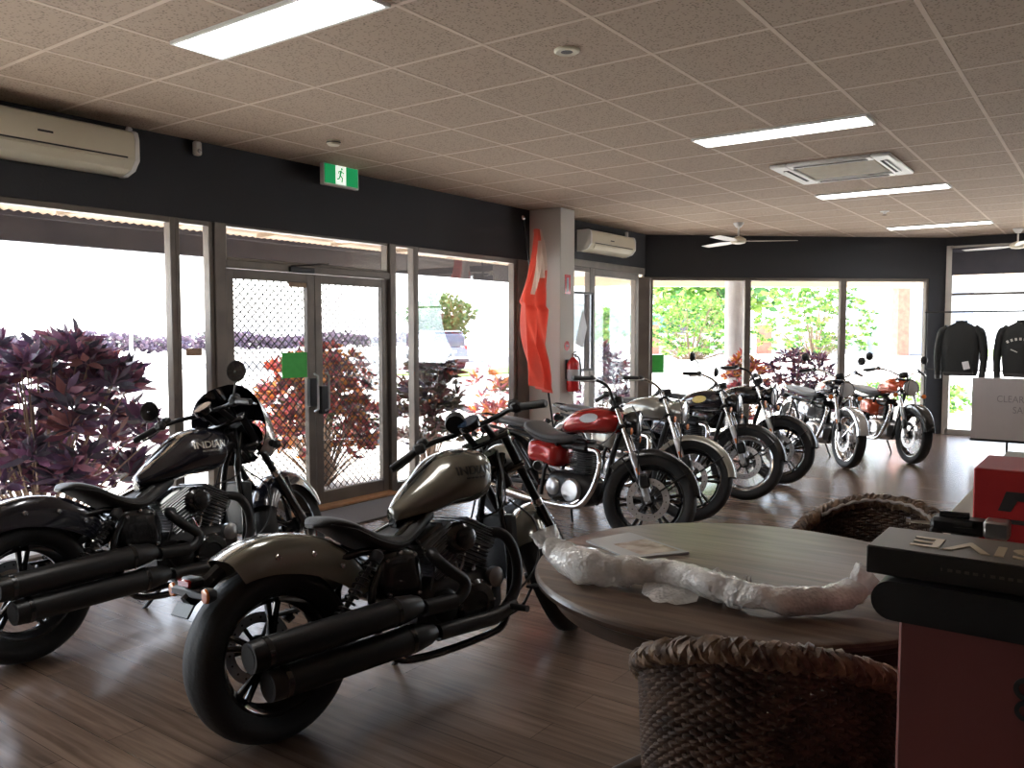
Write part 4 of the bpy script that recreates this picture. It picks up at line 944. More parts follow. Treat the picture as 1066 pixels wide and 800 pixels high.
YAW = lambda dx, dy: math.atan2(dy, dx)
cruiser('motorcycle', 'large grey-green cruiser with twin black mufflers, nearest the camera', (-2.465, 1.93), YAW(.15, .99), R(-7), R(40), 'olive', 'darkletter', False, False)
cruiser('motorcycle', 'large black cruiser with small front fairing and mirrors, at the left by the windows', (-3.99, 1.735), YAW(-.02, 1), R(-7), R(24), 'blackpaint', 'letter', True, True)
roadster('red motorcycle with stepped grey seat, first in the row behind the foreground cruiser', (-4.01, 5.43), YAW(.99, -.14), R(-5), R(27), 'redpaint', 'redpaint', 'blackm', look='cruise', badge='paper', mirrors=False)
roadster('grey motorcycle with silver front guard, second in the row after the red one', (-4.07, 6.58), YAW(.956, -.29), R(-5), R(25), 'silverpaint', 'silverpaint', 'silverpaint', look='road', badge=None, lamp='silverpaint', mirrors=False)
roadster('black motorcycle with spoked front wheel and yellow tank badge, third in the row', (-4.02, 7.67), YAW(.956, -.29), R(-5), R(22), 'blackm', 'blackpaint', 'blackm', wh='wire', look='road', badge='yellow', rimmat='chrome')
roadster('all-black motorcycle with alloy wheels, furthest of the row along the glass wall', (-4.02, 8.65), YAW(.956, -.29), R(-5), R(15), 'blackm', 'blackm', 'blackm', look='cruise', seatmat='leather', exmat='satin', mirrors=False)
roadster('pale chrome and white motorcycle with round headlamp, left of the pair by the back windows', (-3.33, 10.68), YAW(.667, -.75), R(-5), R(-2), 'whitepaint', 'blackpaint', 'whitepaint', wh='wire', look='road', badge='orangepaint', lamp='chrome', rimmat='chrome', sidecov='whitepaint', group='motorcycles by the back windows')
roadster('motorcycle with orange-red tank and round headlamp, right of the pair by the back windows', (-2.79, 11.47), YAW(.65, -.76), R(-5), R(-2), 'blackm', 'orangepaint', 'blackm', wh='wire', look='road', badge=None, lamp='chrome', rimmat='blackm', group='motorcycles by the back windows')

# ------------------------------------------------------------------ round table and things on it
TC = V((-.95, 2.56, 0)); TZ = .75; TR = .655
t = thing('round_table', 'large round dark wooden table with glossy grained top', 'table', TC)
M().lathe([(0, TZ), (TR - .012, TZ), (TR - .004, TZ - .004), (TR, TZ - .012)], n=96).build('tabletop', 'table', t, 30)
tp = M().lathe([(TR, TZ - .012), (TR + .004, TZ - .02), (TR, TZ - .034), (TR - .02, TZ - .045), (TR - .05, TZ - .05), (TR - .06, TZ - .10), (TR - .085, TZ - .105), (TR - .085, TZ - .03)], n=96).build('table_edge', 'tedge', t, 30)
M().lathe([(.28, .0), (.29, .03), (.26, .05), (.12, .09), (.07, .14), (.06, .3), (.085, .45), (.06, .58), (.09, .66), (.22, .70), (.24, TZ - .02)], n=36).build('pedestal', 'tedge', t, 40)
for i in range(4):
    a = i * pi / 2 + .4; M().tube(crm([(.1 * cos(a), .1 * sin(a), .14), (.25 * cos(a), .25 * sin(a), .10), (.40 * cos(a), .40 * sin(a), .025)], 5), [.045, .022], 10, flat=.9).build('foot', 'tedge', t)
# brochures
def quad_sheet(name, label, cat, pts, z, th, mt, group=None):
    g = M(); c = sum((V((*p, 0)) for p in pts), V()) / 4; c.z = z
    g.v = [V((p[0] - c.x, p[1] - c.y, 0)) for p in pts] + [V((p[0] - c.x, p[1] - c.y, th)) for p in pts]
    g.f = [(3, 2, 1, 0), (4, 5, 6, 7)] + [(i, (i + 1) % 4, (i + 1) % 4 + 4, i + 4) for i in range(4)]
    t = thing(name, label, cat, c, group=group); g.build('cover', mt, t, 0); return t, pts, c
t, pts, c = quad_sheet('brochure', 'glossy folded brochure lying on the far left of the round table', 'brochure', [(-1.524, 2.56), (-1.285, 2.44), (-1.16, 2.63), (-1.46, 2.765)], TZ, .006, 'paper')
g = M(); q4 = [V((*p, 0)) for p in pts]
def bil(u, v): return q4[0].lerp(q4[1], u).lerp(q4[3].lerp(q4[2], u), v) - V((c.x, c.y, 0))
g.v = [bil(a, b) + V((0, 0, .0065)) for a, b in ((.35, .25), (.92, .25), (.92, .93), (.35, .93))]; g.f = [(0, 1, 2, 3)]; g.build('printed_photograph', 'photo', t, 0)
# bubble wrapped pipe
t = thing('bubble_wrapped_pipe', 'long curved pipe wrapped in clear bubble wrap lying across the table', 'wrapped parcel', (0, 0, 0))
path = [(-1.425, 2.17, .835), (-1.37, 2.155, .81), (-1.27, 2.13, .80), (-1.16, 2.155, .80), (-1.06, 2.20, .805), (-.96, 2.20, .80), (-.85, 2.17, .795), (-.75, 2.16, .795), (-.66, 2.20, .795), (-.58, 2.28, .795), (-.545, 2.335, .815)]
P_ = crm(path, 9); N_ = len(P_); rr = []
for i in range(N_):
    u = i / (N_ - 1); r_ = .036 + .020 * max(0, 1 - abs(u - .2) / .18) + .012 * max(0, 1 - abs(u - .5) / .16); r_ *= (.75 if u < .02 else 1); rr.append(r_)
g = M().tube(P_, rr, 22, flat=.95)
for i, v_ in enumerate(g.v):
    n3 = noise.noise_vector(v_ * 13) * .013 + noise.noise_vector(v_ * 42) * .006; g.v[i] = v_ + n3
    if g.v[i].z < TZ + .002: g.v[i].z = TZ + .002
w_ = g.build('bubble_wrap', 'bubble', t, 80)
g = M()                                                  # loose flared ends and flap
for c_, d_, r0 in ((path[0], V((-.5, .05, .9)), .03), (path[-1], V((.5, .6, .75)), .03)):
    c_ = V(c_); d_ = d_.normalized(); n_ = 22; rings = []
    for j in range(5):
        rings.append([c_ + d_ * (.013 * j) + (d_.orthogonal().normalized() * cos(2 * pi * k / n_) + d_.cross(d_.orthogonal().normalized()) * sin(2 * pi * k / n_) * .6) * (r0 + .004 * j + .006 * sin(k * 1.9 + j)) for k in range(n_)])
    g = M().loft(rings, cap=False)
    g.v = [v_ if v_.z > TZ + .002 else V((v_.x, v_.y, TZ + .002)) for v_ in g.v]; g.build('loose_film_end', 'bubble', w_, 80)
g = M()
for i in range(9):
    for j in range(5):
        a, b = i / 8, j / 4; g.v.append(V((-1.09 + .17 * a, 2.17 - .085 * b * sin(pi * (a * .8 + .1)), TZ + .004 + .03 * (1 - b) + .004 * sin(i * 2.1 + j))))
for i in range(8):
    for j in range(4): k = i * 5 + j; g.f.append((k, k + 1, k + 6, k + 5))
g.build('loose_film_flap', 'bubble', w_, 60)
M().tube(crm([(p[0], p[1], p[2] - .002) for p in path[1:-1]], 7), [.022, .019], 12).build('pipe', 'dkfin', t)
g = M()
for u in (.30, .62, .8):
    i = int(u * N_); g = M().tube(P_[i:i + 3], [rr[i] * 1.05] * 3, 22, cap=False)
    g.v = [V((v_.x, v_.y, max(v_.z, TZ + .002))) for v_ in g.v]; g.build('clear_tape', 'bubble', w_)
def scrap(label, c, s_, seed):
    g = M(); rnd = random.Random(seed); n_ = 9
    for i in range(n_):
        for j in range(n_):
            a, b = i / (n_ - 1) - .5, j / (n_ - 1) - .5
            g.v.append(V((c[0] + a * s_[0] * 2, c[1] + b * s_[1] * 2, TZ + .004 + max(0, s_[2] * (sin(a * 9 + seed) * cos(b * 7) * .6 + .5) * (1 - 1.2 * (abs(a) + abs(b)))) + (s_[2] if (i in (0, n_ - 1) and j % 3 == 0) else 0) * .6)))
    for i in range(n_ - 1):
        for j in range(n_ - 1): k = i * n_ + j; g.f.append((k, k + 1, k + n_ + 1, k + n_))
    o = g.build('plastic_bag', 'bubble', smooth=60); md = o.modifiers.new('s', 'SOLIDIFY'); md.thickness = .0015; tag(o, label, 'plastic bag'); return o
scrap('crumpled clear plastic bag behind the middle of the wrapped pipe', (-.93, 2.36), (.075, .045, .05), 3)
scrap('small scrap of clear plastic behind the right part of the wrapped pipe', (-.76, 2.30), (.035, .025, .045), 5)

# ------------------------------------------------------------------ wicker tub chairs
def wicker_chair(label, c, face, zt, za):
    yaw = math.atan2(face[1], face[0]) - pi / 2
    t = thing('wicker_chair', label, 'chair', (*c, 0), (0, 0, yaw), 'wicker tub chairs at the round table')
    F0 = R(-128)
    def plan(ph, r_=1.0): return V((.295 * r_ * sin(ph), -.27 * r_ * cos(ph), 0))
    def ztop(ph): u = abs(ph) / R(128); return zt - (zt - za) * min(1, max(0, u * 1.25 - .12)) ** 1.5
    def pt(ph, z, off=0):
        q = plan(ph, .86 + .14 * min(1, z / zt)); d = plan(ph).normalized(); return V((q.x + d.x * off, q.y + d.y * off, z))
    g = M(); nst = 60; rows_ = 58
    for i in range(nst + 1):                                 # uprights
        ph = F0 + 2 * R(128) * i / nst; g.tube([pt(ph, .12), pt(ph, .4), pt(ph, ztop(ph))], .0042, 5, cap=False)
    for j in range(rows_):                                   # woven strands, alternately in front and behind
        u = (j + .5) / rows_; pts_ = []
        for i in range(nst * 3 + 1):
            ph = F0 + 2 * R(128) * i / (nst * 3); z = .13 + (ztop(ph) - .13) * u
            pts_.append(pt(ph, z + .0014 * sin(i * 1.7 + j), .0072 * cos(pi * i / 3) * (1 if j % 2 else -1)))
        g.tube(pts_, .0068, 5, cap=False, flat=1.0)
    g.build('woven_shell', 'wicker', t, 60)
    g = M(); n_ = 190                                        # plaited rim: core and crossing strands
    base = [pt(F0 + 2 * R(128) * i / n_, ztop(F0 + 2 * R(128) * i / n_)) for i in range(n_ + 1)]
    g.tube(base, .022, 8)
    for s_ in range(6):
        pp = []
        for i in range(n_ + 1):
            ph = F0 + 2 * R(128) * i / n_; d = plan(ph).normalized(); a = (i * .62 if s_ < 3 else -i * .62) + (s_ % 3) * 2 * pi / 3
            k = .021 + .004 * sin(i * 1.26 + s_ * 2); pp.append(base[i] + d * cos(a) * k + V((0, 0, sin(a) * k)))
        g.tube(pp, .0112, 5)
    g.build('plaited_rim', 'wickerrim', t, 60)
    g = M(); pp = []
    for i in range(60):
        ph = R(-62) + R(124) * i / 59; d = plan(ph).normalized(); pp.append(pt(ph, ztop(ph)) - d * (.030) + V((0, 0, .008 + .003 * sin(i * 1.3))))
    g.tube(pp, [.0075 if (i % 6) else .004 for i in range(60)], 6).build('pale_cane_strip', 'palewick', t, 60)
    g = M()
    for i in range(15):                                      # seat weave
        x_ = -.21 + i * .03; y1 = math.sqrt(max(0, .235 ** 2 - x_ * x_)); g.tube([(x_, -y1, .42 + .003 * (i % 2)), (x_, .22, .42 + .003 * (i % 2))], .013, 6)
    g.tube([(-.235, .22, .415), (.235, .22, .415)], .022, 8); g.build('seat', 'wicker', t, 60)
    g = M().tube([(-.22, .22, .40), (-.225, .22, .12)], .02, 8)
    for sx in (-1, 1):
        for y_ in (-.17, .2): M().tube([(sx * .19, y_, .41), (sx * .21, y_ * 1.08, .0)], [.02, .017], 10).build('leg', 'wickerrim', t)
    return t
wicker_chair('brown wicker tub chair in front of the table, its woven back to the camera', (-.655, 1.93), (-.33, .94), .835, .59)
wicker_chair('brown wicker tub chair on the far side of the round table with pale cane strip', (-.77, 3.43), (-.15, -.99), .80, .59)

# ------------------------------------------------------------------ counter at the right and what stands on it
t = thing('service_counter', 'red-fronted service counter with black rounded end top, at the right edge', 'counter', (0, 0, 0))
M().box((.30, 2.20, .545), (1.09, 1.80, 1.09), .004).build('body', 'redpanel', t, 0)
g = M(); ring = []
def stadium(x0, x1, zc, r_, y_): return [(x0 + r_ - r_ * sin(a), y_, zc + r_ * cos(a)) for a in [pi * k / 12 for k in range(13)]] + [(x1, y_, zc - r_), (x1, y_, zc + r_)]
g.loft([stadium(-.278, .9, 1.117, .0285, y_) for y_ in (1.272, 1.275, 1.445)]); g.build('bullnose_top', 'blackp', t, 40)
M().box((.30, 2.29, 1.105), (1.16, 1.66, .028), .004).build('beige_top', 'beige', t, 0)
g = M().tube(crm([(.62 - .62, 0, 0)] * 2, 1), .001, 3)
for dz, rr_ in ((1.005, .016), (.975, .014)):
    M().lathe([(rr_, 0), (rr_, .003), (rr_ * .6, .003), (rr_ * .6, 0)], (-.083, 1.2985, dz + .015), (0, -1, 0), 20, closed=True).build('logo_mark', 'slot', t)
# carton with upside-down lettering
t = thing('product_carton', 'flat black carton with gold upside-down lettering on the counter edge', 'box', (.0, 1.30, 1.1465))
M().box((-.03, .065, .021), (.52, .145, .040), .0015).build('carton', 'card', t, 0)
M().box((-.03, .065, .0415), (.516, .141, .001)).build('printed_lid', 'cardtop', t, 0)
g = text('MASSIVE', .052, .0006, bold=.0006); bx_ = max(v.x for v in g.v) - min(v.x for v in g.v); by_ = max(v.y for v in g.v) - min(v.y for v in g.v)
g.v = [V((-v.x * .345 / bx_ - .065, -v.y * .062 / by_ + .062, v.z + .0428)) for v in g.v]; g.build('gold_lettering', 'gold', t, 0)
g = M(); rnd = random.Random(4)
for i in range(24):
    g.box((-.19 + i * .0105, -.0085, .022 + .0), (.006 if i % 5 else .002, .0006, .004))
g.build('small_print', 'cardtop', t, 0)
# red carton
t = thing('red_carton', 'red carton with black angular mark standing on the beige counter top', 'box', (-.205, 1.72, 1.119))
M().box((.20, .10, .068), (.40, .20, .136), .002).build('carton', 'redcard', t, 0)
g = M()
for pl in ([(.052, .098), (.30, .098), (.30, .082), (.070, .082), (.060, .062), (.040, .062)], [(.05, .048), (.16, .048), (.16, .040), (.048, .040)]):
    o_ = len(g.v); g.v += [V((x_, -.0008, z_)) for x_, z_ in pl]; g.f.append(tuple(range(o_, o_ + len(pl))))
g.build('black_mark', 'slot', t, 0)
tag(M().box((.0, .0, .06), (.36, .22, .12), .003).build('cardboard_carton', 'beige', smooth=0, loc=(.02, 2.72, 1.119)), 'plain beige carton behind the red carton on the counter', 'box')
# small clamp device
t = thing('clamp_bracket', 'black metal clamp bracket standing on the beige counter in front of the red carton', 'bracket', (-.215, 1.60, 1.119))
M().box((0, 0, .004), (.07, .05, .008), .002).box((.012, 0, .022), (.045, .04, .03), .006).build('base', 'blackp', t)
M().box((.005, 0, .052), (.085, .045, .026), .006).box((-.028, .0, .040), (.02, .05, .016), .004).build('jaw', 'dkfin', t)
M().box((.062, -.005, .054), (.038, .04, .03), .004).build('steel_block', 'alloy', t); M().tube([(-.04, 0, .05), (-.075, -.005, .049)], .003, 8).lathe([(0, 0), (.006, 0), (.006, .006), (0, .006)], (-.078, -.005, .049), (1, 0, 0), 10).build('screw', 'chrome', t)
M().tube([(.0, -.026, .058), (.03, -.03, .060)], .006, 8).tube([(-.025, .0, .066), (.02, .0, .068)], .007, 8).build('knob', 'blackp', t)
t = thing('small_fitting', 'small black fitting lying on the beige counter just behind the black carton', 'fitting', (-.275, 1.50, 1.119))
M().box((.03, .01, .008), (.035, .022, .016), .004).build('block', 'blackp', t); M().tube([(.012, .01, .01), (.002, .01, .01)], .005, 10).build('stub', 'dkfin', t)

# ------------------------------------------------------------------ jackets on a rail, sale board
t = thing('clothes_rail', 'metal clothes rail carrying two black jackets in front of the back window', 'clothes rail', (-1.3, 13.3, 0))
for x_ in (-.95, 1.15):
    M().tube([(x_, 0, .03), (x_, 0, 1.80)], .013, 10).tube([(x_, -.25, .03), (x_, .25, .03)], .014, 10).build('upright', 'blackp', t)
M().tube([(-.97, 0, 1.80), (1.17, 0, 1.80)], .012, 10).build('rail', 'satin', t); M().tube([(-.95, 0, .98), (1.15, 0, .98)], .009, 8).build('lower_rail', 'blackp', t)
def jacket(name, label, x, lettering):
    t = thing(name, label, 'jacket', (x, 13.3, .90), (0, 0, R(-6)), 'jackets on the rail')
    n_ = 32
    def ring(z, w, d, cy=0): return [(w * sgnp(cos(2 * pi * k / n_), .8) + .004 * sin(k * 3 + z * 20), cy + d * sgnp(sin(2 * pi * k / n_), .8) + .006 * sin(k * 1.7 + z * 30), z) for k in range(n_)]
    M().loft([ring(.0, .205, .10), (ring(.03, .215, .105)), ring(.07, .222, .105), ring(.25, .235, .115), ring(.45, .245, .12), ring(.60, .235, .11), ring(.68, .20, .085), ring(.725, .12, .06), ring(.75, .065, .05)]).build('jacket_body', 'jacket', t, 60)
    M().loft([ring(.735, .07, .055), ring(.775, .075, .06), ring(.77, .06, .045), ring(.735, .055, .04)]).build('collar', 'jacket', t, 60)
    for s_ in (-1, 1):
        M().tube(crm([(s_ * .17, 0, .685), (s_ * .245, 0, .60), (s_ * .285, 0, .42), (s_ * .295, -.01, .2), (s_ * .28, -.03, -.02)], 6), [.06, .078, .072, .068, .064, .056, .05], 14, flat=.8).build('sleeve', 'jacket', t, 60)
        M().tube([(s_ * .282, -.028, .0), (s_ * .278, -.032, -.05)], [.052, .050], 14, flat=.8).build('cuff', 'leather', t)
    M().box((0, -.107, .03), (.38, .012, .045), .006).build('waistband', 'leather', t)
    M().tube(crm([(-.17, 0, .68), (0, 0, .775), (.17, 0, .68)], 5), .008, 6).tube(crm([(0, 0, .775), (0, 0, .85), (.012, 0, .885), (.0, 0, .915), (-.018, 0, .90)], 5), .003, 6).build('hanger', 'whitep', t)
    if lettering:
        s_ = 'CUSTOM'; g = M()
        for i in range(7):
            a = R(118 - i * 9.5); cx_, cz_ = .32 * cos(a), .20 + .32 * sin(a)
            g.box((cx_, -.128, cz_), (.028, .004, .036), .001, rot=Matrix.Rotation(-(a - pi / 2), 3, 'Y')); 
        g.build('curved_back_patch', 'letter', t, 0); M().box((-.07, -.126, .36), (.09, .004, .014), .001, rot=Matrix.Rotation(R(25), 3, 'Y')).build('small_patch', 'letter', t, 0)
    else:
        M().box((.10, -.118, .15), (.085, .006, .11), .003, rot=Matrix.Rotation(R(-14), 3, 'Y')).build('price_tag', 'greybd', t, 0)
    return t
jacket('leather_jacket', 'black leather jacket with hanging paper tag, left one on the rail', -1.80, False)
jacket('leather_jacket', 'black leather jacket with curved pale patch across the back, right one on the rail', -1.06, True)
t = thing('sale_board', 'grey sign board with faint CLEARANCE SALE lettering on a black stand', 'sign', (-.78, 11.67, 0))
M().box((0, 0, .575), (1.32, .02, .76), .003).build('board', 'greybd', t, 0); M().box((0, 0, .19), (1.34, .035, .03), .004).build('bottom_rail', 'blackp', t)
for s_, z_, tx in ((.13, .70, 'CLEARANCE'), (.13, .57, 'SALE')):
    g = text(tx, .115, .0008); g.v = [V((v.x * .85 - .12, -.0115 - v.z, z_ + v.y)) for v in g.v]; g.build('lettering', 'faint', t, 0)
for x_ in (-.27, .27): M().tube([(x_, 0, .19), (x_, 0, .03)], .014, 8).tube([(x_, -.2, .014), (x_, .2, .014)], .013, 8).build('stand_leg', 'blackp', t)

# ------------------------------------------------------------------ outside
GZ = -.10
g = M(); g.box((-40, 20, GZ - .1), (260, 260, .2)); tag(g.build('ground', 'ground', smooth=0), 'pale ground', 'ground'); 
o = bpy.data.objects['ground']; del o['label']; del o['category']; struct(o)
struct(M().box((-30, 35, GZ + .005), (18, 24, .012)).build('road', 'road', smooth=0))
struct(M().box((-21, 36, GZ + .03), (3.2, 26, .06), .01).build('lawn', 'grass', smooth=0))
struct(M().box((-22, 80, GZ + .03), (60, 30, .05)).build('lawn', 'grass', smooth=0))
# verandah along the left glass and round the corner
def sheet(nm, pts, mt, corr=.0):
    """corrugated soffit sheet from inner edge (a, b) to outer edge (c, d)"""
    a, b, c_, d = map(V, pts); g = M(); L = (b - a).length; n_ = int(L / .038)
    for i in range(n_ + 1):
        u = i / n_; h = .009 * cos(pi * i)
        g.v += [a.lerp(b, u) + V((0, 0, h)), c_.lerp(d, u) + V((0, 0, h)), a.lerp(b, u) + V((0, 0, h + .006)), c_.lerp(d, u) + V((0, 0, h + .006))]
    for i in range(n_):
        k = i * 4; g.f += [(k, k + 1, k + 5, k + 4), (k + 2, k + 6, k + 7, k + 3)]
    return struct(g.build(nm, mt, smooth=0))
sheet('awning_soffit', [(-5.62, -3, 2.66), (-5.62, 11.2, 2.66), (-7.35, -3, 2.50), (-7.35, 11.2, 2.50)], 'soffit')
struct(M().box((-7.2, 4.1, 2.335), (.07, 14.2, .20), .005).build('awning_beam', 'beam', smooth=0))
struct(M().box((-7.4, 4.1, 2.50), (.12, 14.4, .12), .02).build('awning_gutter', 'beam', smooth=0))
g = M()
for i in range(14): g.box((-6.45, -2.5 + i * 1.0, 2.52), (1.5, .05, .08), .003)
struct(g.build('awning_rafters', 'soffit', smooth=0))
FO = FB
struct(M().box((LEN / 2 + .3, 1.35, 2.50), (LEN + 3.4, 2.6, .06)).build('porch_soffit', 'soffit', smooth=0, xf=FO))
struct(M().box((LEN / 2 + .3, 2.6, 2.44), (LEN + 3.4, .08, .26), .005).build('porch_beam', 'acw', smooth=0, xf=FO))
g = M().lathe([(.16, GZ), (.16, 2.5)], (0, 0, 0), n=28); p_ = FO @ V((1.95, 1.75, 0))
struct(g.build('porch_pillar', 'cement', xf=Matrix.Translation(p_)))
# plants
def foliage(rnd, centres, leaf, n_leaf, spread, droop=0.3, lw=.28):
    v = []; f = []; tone = []
    for c_, ax_ in centres:
        base_t = rnd.random()
        for i in range(n_leaf):
            a = rnd.uniform(0, 2 * pi); el = rnd.uniform(-.25, 1.1); d = V((cos(a) * cos(el), sin(a) * cos(el), sin(el))); d = (d + ax_ * .35).normalized()
            L = leaf * rnd.uniform(.6, 1.15); p = c_ + d * spread * rnd.uniform(0, 1) ; s_ = d.cross(V((rnd.uniform(-1, 1), rnd.uniform(-1, 1), rnd.uniform(-.3, 1)))).normalized() * L * lw * .5
            q = d.cross(s_).normalized() * L * .06; o_ = len(v); m1 = p + d * L * .38 - V((0, 0, L * droop * .12)); tip = p + d * L - V((0, 0, L * droop * .6))
            v += [p, m1 + s_ + q, m1 - s_ + q, tip, m1 + (tip - m1) * .45 + s_ * .72 + q, m1 + (tip - m1) * .45 - s_ * .72 + q]
            f += [(o_, o_ + 1, o_ + 2), (o_ + 1, o_ + 4, o_ + 5, o_ + 2), (o_ + 4, o_ + 3, o_ + 5)]
            tn = min(.999, max(0, base_t * .6 + rnd.random() * .4)); tone += [tn] * 3
    return v, f, tone
def leafobj(name, v, f, tone, mt, parent=None):
    me = bpy.data.meshes.new(name); me.from_pydata([tuple(p) for p in v], [], f); at = me.attributes.new('leaf_tone', 'FLOAT', 'FACE'); at.data.foreach_set('value', tone)
    me.materials.append(MT[mt]); o = bpy.data.objects.new(name, me); col.objects.link(o)
    if parent: o.parent = parent
    return o
def bush(label, x, y, h, w, n_st, mt, seed, leaf=.2, nl=16, d=None, name='croton_bush', cat='bush', group='croton bushes outside the windows', lw=.28, z0=None, low=.25):
    rnd = random.Random(seed); t = thing(name, label, cat, (x, y, z0 if z0 is not None else GZ), group=group); cs = []; g = M(); d = d or w
    for i in range(n_st):
        a = rnd.uniform(0, 2 * pi); r_ = math.sqrt(rnd.random()); u = rnd.uniform(low, 1); hh = h * u; ww = sin(pi * min(1, .18 + u * .72)) ** .5
        c_ = V((cos(a) * r_ * w / 2 * ww, sin(a) * r_ * d / 2 * ww, hh * (1 - .12 * r_ * r_))); cs.append((c_, V((cos(a) * r_, sin(a) * r_, .6))))
        if i % 3 == 0: g.tube(crm([(c_.x * .12, c_.y * .12, 0), (c_.x * .5, c_.y * .5, c_.z * .5), tuple(c_)], 3), [.012, .005], 5)
    v, f, tn = foliage(rnd, cs, leaf, nl, leaf * .25, lw=lw)
    g.build('stems', 'bark', t, 60); leafobj('leaves', v, f, tn, mt, t); return t
bush('tall purple croton bush outside the leftmost big window', -6.7, 3.05, 1.6, 1.75, 230, 'croton', 1, .2, 20)
bush('red and orange croton bush outside the double doors', -6.75, 5.9, 1.48, 1.45, 230, 'crotonr', 2, .14, 18, lw=.34)
bush('dark bronze croton bush just right of the double doors', -6.5, 7.35, 1.36, .8, 100, 'crotond', 3, .18)
bush('small violet and pink croton beside the flag end of the window', -6.75, 8.85, 1.12, .75, 40, 'crotonr', 4, .17, lw=.22)
bush('violet croton bush outside the window right of the column', -6.5, 11.3, 1.42, .95, 60, 'croton', 5, .2)
pB = FO @ V((1.75, .72, 0)); bush('reddish croton bush outside the middle back windows', pB.x, pB.y, 1.25, .75, 60, 'crotonr', 6, .15, name='croton_bush')
pB = FO @ V((2.78, 1.05, 0)); bush('dark purple spreading croton bush outside the middle back windows', pB.x, pB.y, 1.35, 1.25, 110, 'croton', 7, .15)
for i, (u_, w_, h_, sd_, mt) in enumerate([(.35, 1.8, 1.35, 11, 'green'), (2.9, 3.0, 1.5, 12, 'green'), (6.1, 2.9, 2.0, 13, 'green')]):
    p_ = FO @ V((u_, 6.9 + i * .4, .9))
    bush(['loose green shrub seen through the left back window', 'yellow-green shrub seen through the middle back window', 'dense green shrub seen through the right back window'][i], p_.x, p_.y, h_, w_, 230, mt, sd_, .13, 20, name='garden_shrub', cat='shrub', group='green shrubs behind the shop', lw=.42, low=.1, z0=.85)
p_ = FO @ V((6.6, 4.8, 0)); bush('low yellow-green shrub outside the right back window', p_.x, p_.y, .6, 3.0, 160, 'green', 15, .14, 14, name='garden_shrub', cat='shrub', group=None, lw=.4, low=.15)
g = M(); g.v = [V(p) for p in [(.2, 3.6, GZ), (11, 3.6, GZ), (11, 6.0, .88), (.0, 6.0, .88), (11, 16, .95), (-.8, 12, .95), (-.8, 12, GZ - .1), (11, 16, GZ - .1), (.2, 3.6, GZ - .1), (11, 3.6, GZ - .1)]]
g.f = [(0, 1, 2, 3), (3, 2, 4, 5), (5, 4, 7, 6), (8, 9, 1, 0), (6, 7, 9, 8), (1, 9, 7, 4, 2), (0, 3, 5, 6, 8)]
struct(g.build('embankment', 'ground', smooth=0, xf=FO))
# neighbouring building seen through the right back window
t = thing('neighbour_building', 'blue-grey building with red brick pier outside the right back window', 'building', FO @ V((9.2, 9.4, .92)), (0, 0, math.atan2(U.y, U.x)))
M().box((1.2, 2, 1.9), (2.4, 3.0, 3.8), .01).build('wall', 'bluewall', t, 0); M().box((1.0, .3, 2.9), (3.0, 1.6, .8), .01).build('canopy', 'bluewall', t, 0)
M().box((-.05, -.15, 1.25), (.32, .32, 2.5), .01).build('brick_pier', 'brick', t, 0); M().box((1.3, .46, 1.2), (.7, .1, 1.6), .01).build('window_pane', 'cargl', t, 0)
p_ = FO @ V((2.6, 11.0, .93)); t = thing('garden_wall', 'pale rendered garden wall behind the green shrubs', 'wall', p_, (0, 0, math.atan2(U.y, U.x)))
M().box((2, 0, .25), (9, .25, .5), .01).build('wall', 'cement', t, 0); M().box((2, 0, .53), (9.1, .32, .07), .01).build('coping', 'acw', t, 0)
for k in range(2): M().box((.3 + k * 3.2, -.02, .4), (.4, .35, .8), .01).build('brick_pier', 'brick', t, 0)
# distance: hedge line, shed, car, trees, rails, lamp post
def far_tree(label, x, y, h, w, seed, mt='greend', group='distant trees'):
    rnd = random.Random(seed); t = thing('tree', label, 'tree', (x, y, GZ), group=group); cs = []
    for i in range(240):
        d = V((rnd.gauss(0, 1), rnd.gauss(0, 1), rnd.gauss(0, 1))).normalized() * rnd.uniform(.5, 1); cs.append((V((d.x * w / 2, d.y * w / 2, h * .62 + d.z * h * .36)), d))
    v, f, tn = foliage(rnd, cs, w * .08, 12, w * .05, lw=.6); leafobj('crown', v, f, tn, mt, t)
    M().tube([(0, 0, 0), (.1, .05, h * .7)], [w * .05, w * .03], 8).build('trunk', 'bark', t); return t
far_tree('round green tree behind the parked silver car', -32, 37, 3.9, 4.2, 21)
far_tree('tall green tree beyond the window right of the column', -14, 34, 6.5, 5.5, 23, 'green')
rnd = random.Random(31); cs = []
for i in range(1500):
    u = rnd.random(); cs.append((V((-62 + rnd.uniform(-1, 1), -8 + u * 78, .1 + rnd.random() ** .8 * (1.05 + .3 * sin(u * 40)))), V((0, 0, 1))))
v, f, tn = foliage(rnd, cs, .5, 9, .3, lw=.6); o = leafobj('hedge', v, f, tn, 'hedge'); o.location = (0, 0, GZ); tag(o, 'long low purplish hedge line on the horizon beyond the road', 'hedge', kind='stuff')
t = thing('shed', 'long pale green shed with dark doorway in the distance behind the car', 'building', (-34, 62, GZ), (0, 0, R(28)))
M().box((0, 0, 1.5), (14, 8, 3.0)).build('wall', 'shed', t, 0); M().loft([[(-7.2, -4.3, 3.0), (-7.2, 0, 4.0), (-7.2, 4.3, 3.0)], [(7.2, -4.3, 3.0), (7.2, 0, 4.0), (7.2, 4.3, 3.0)]]).build('roof', 'shed', t, 0); M().box((4.6, -4.02, 1.4), (1.6, .08, 2.4)).build('doorway', 'beam', t, 0)
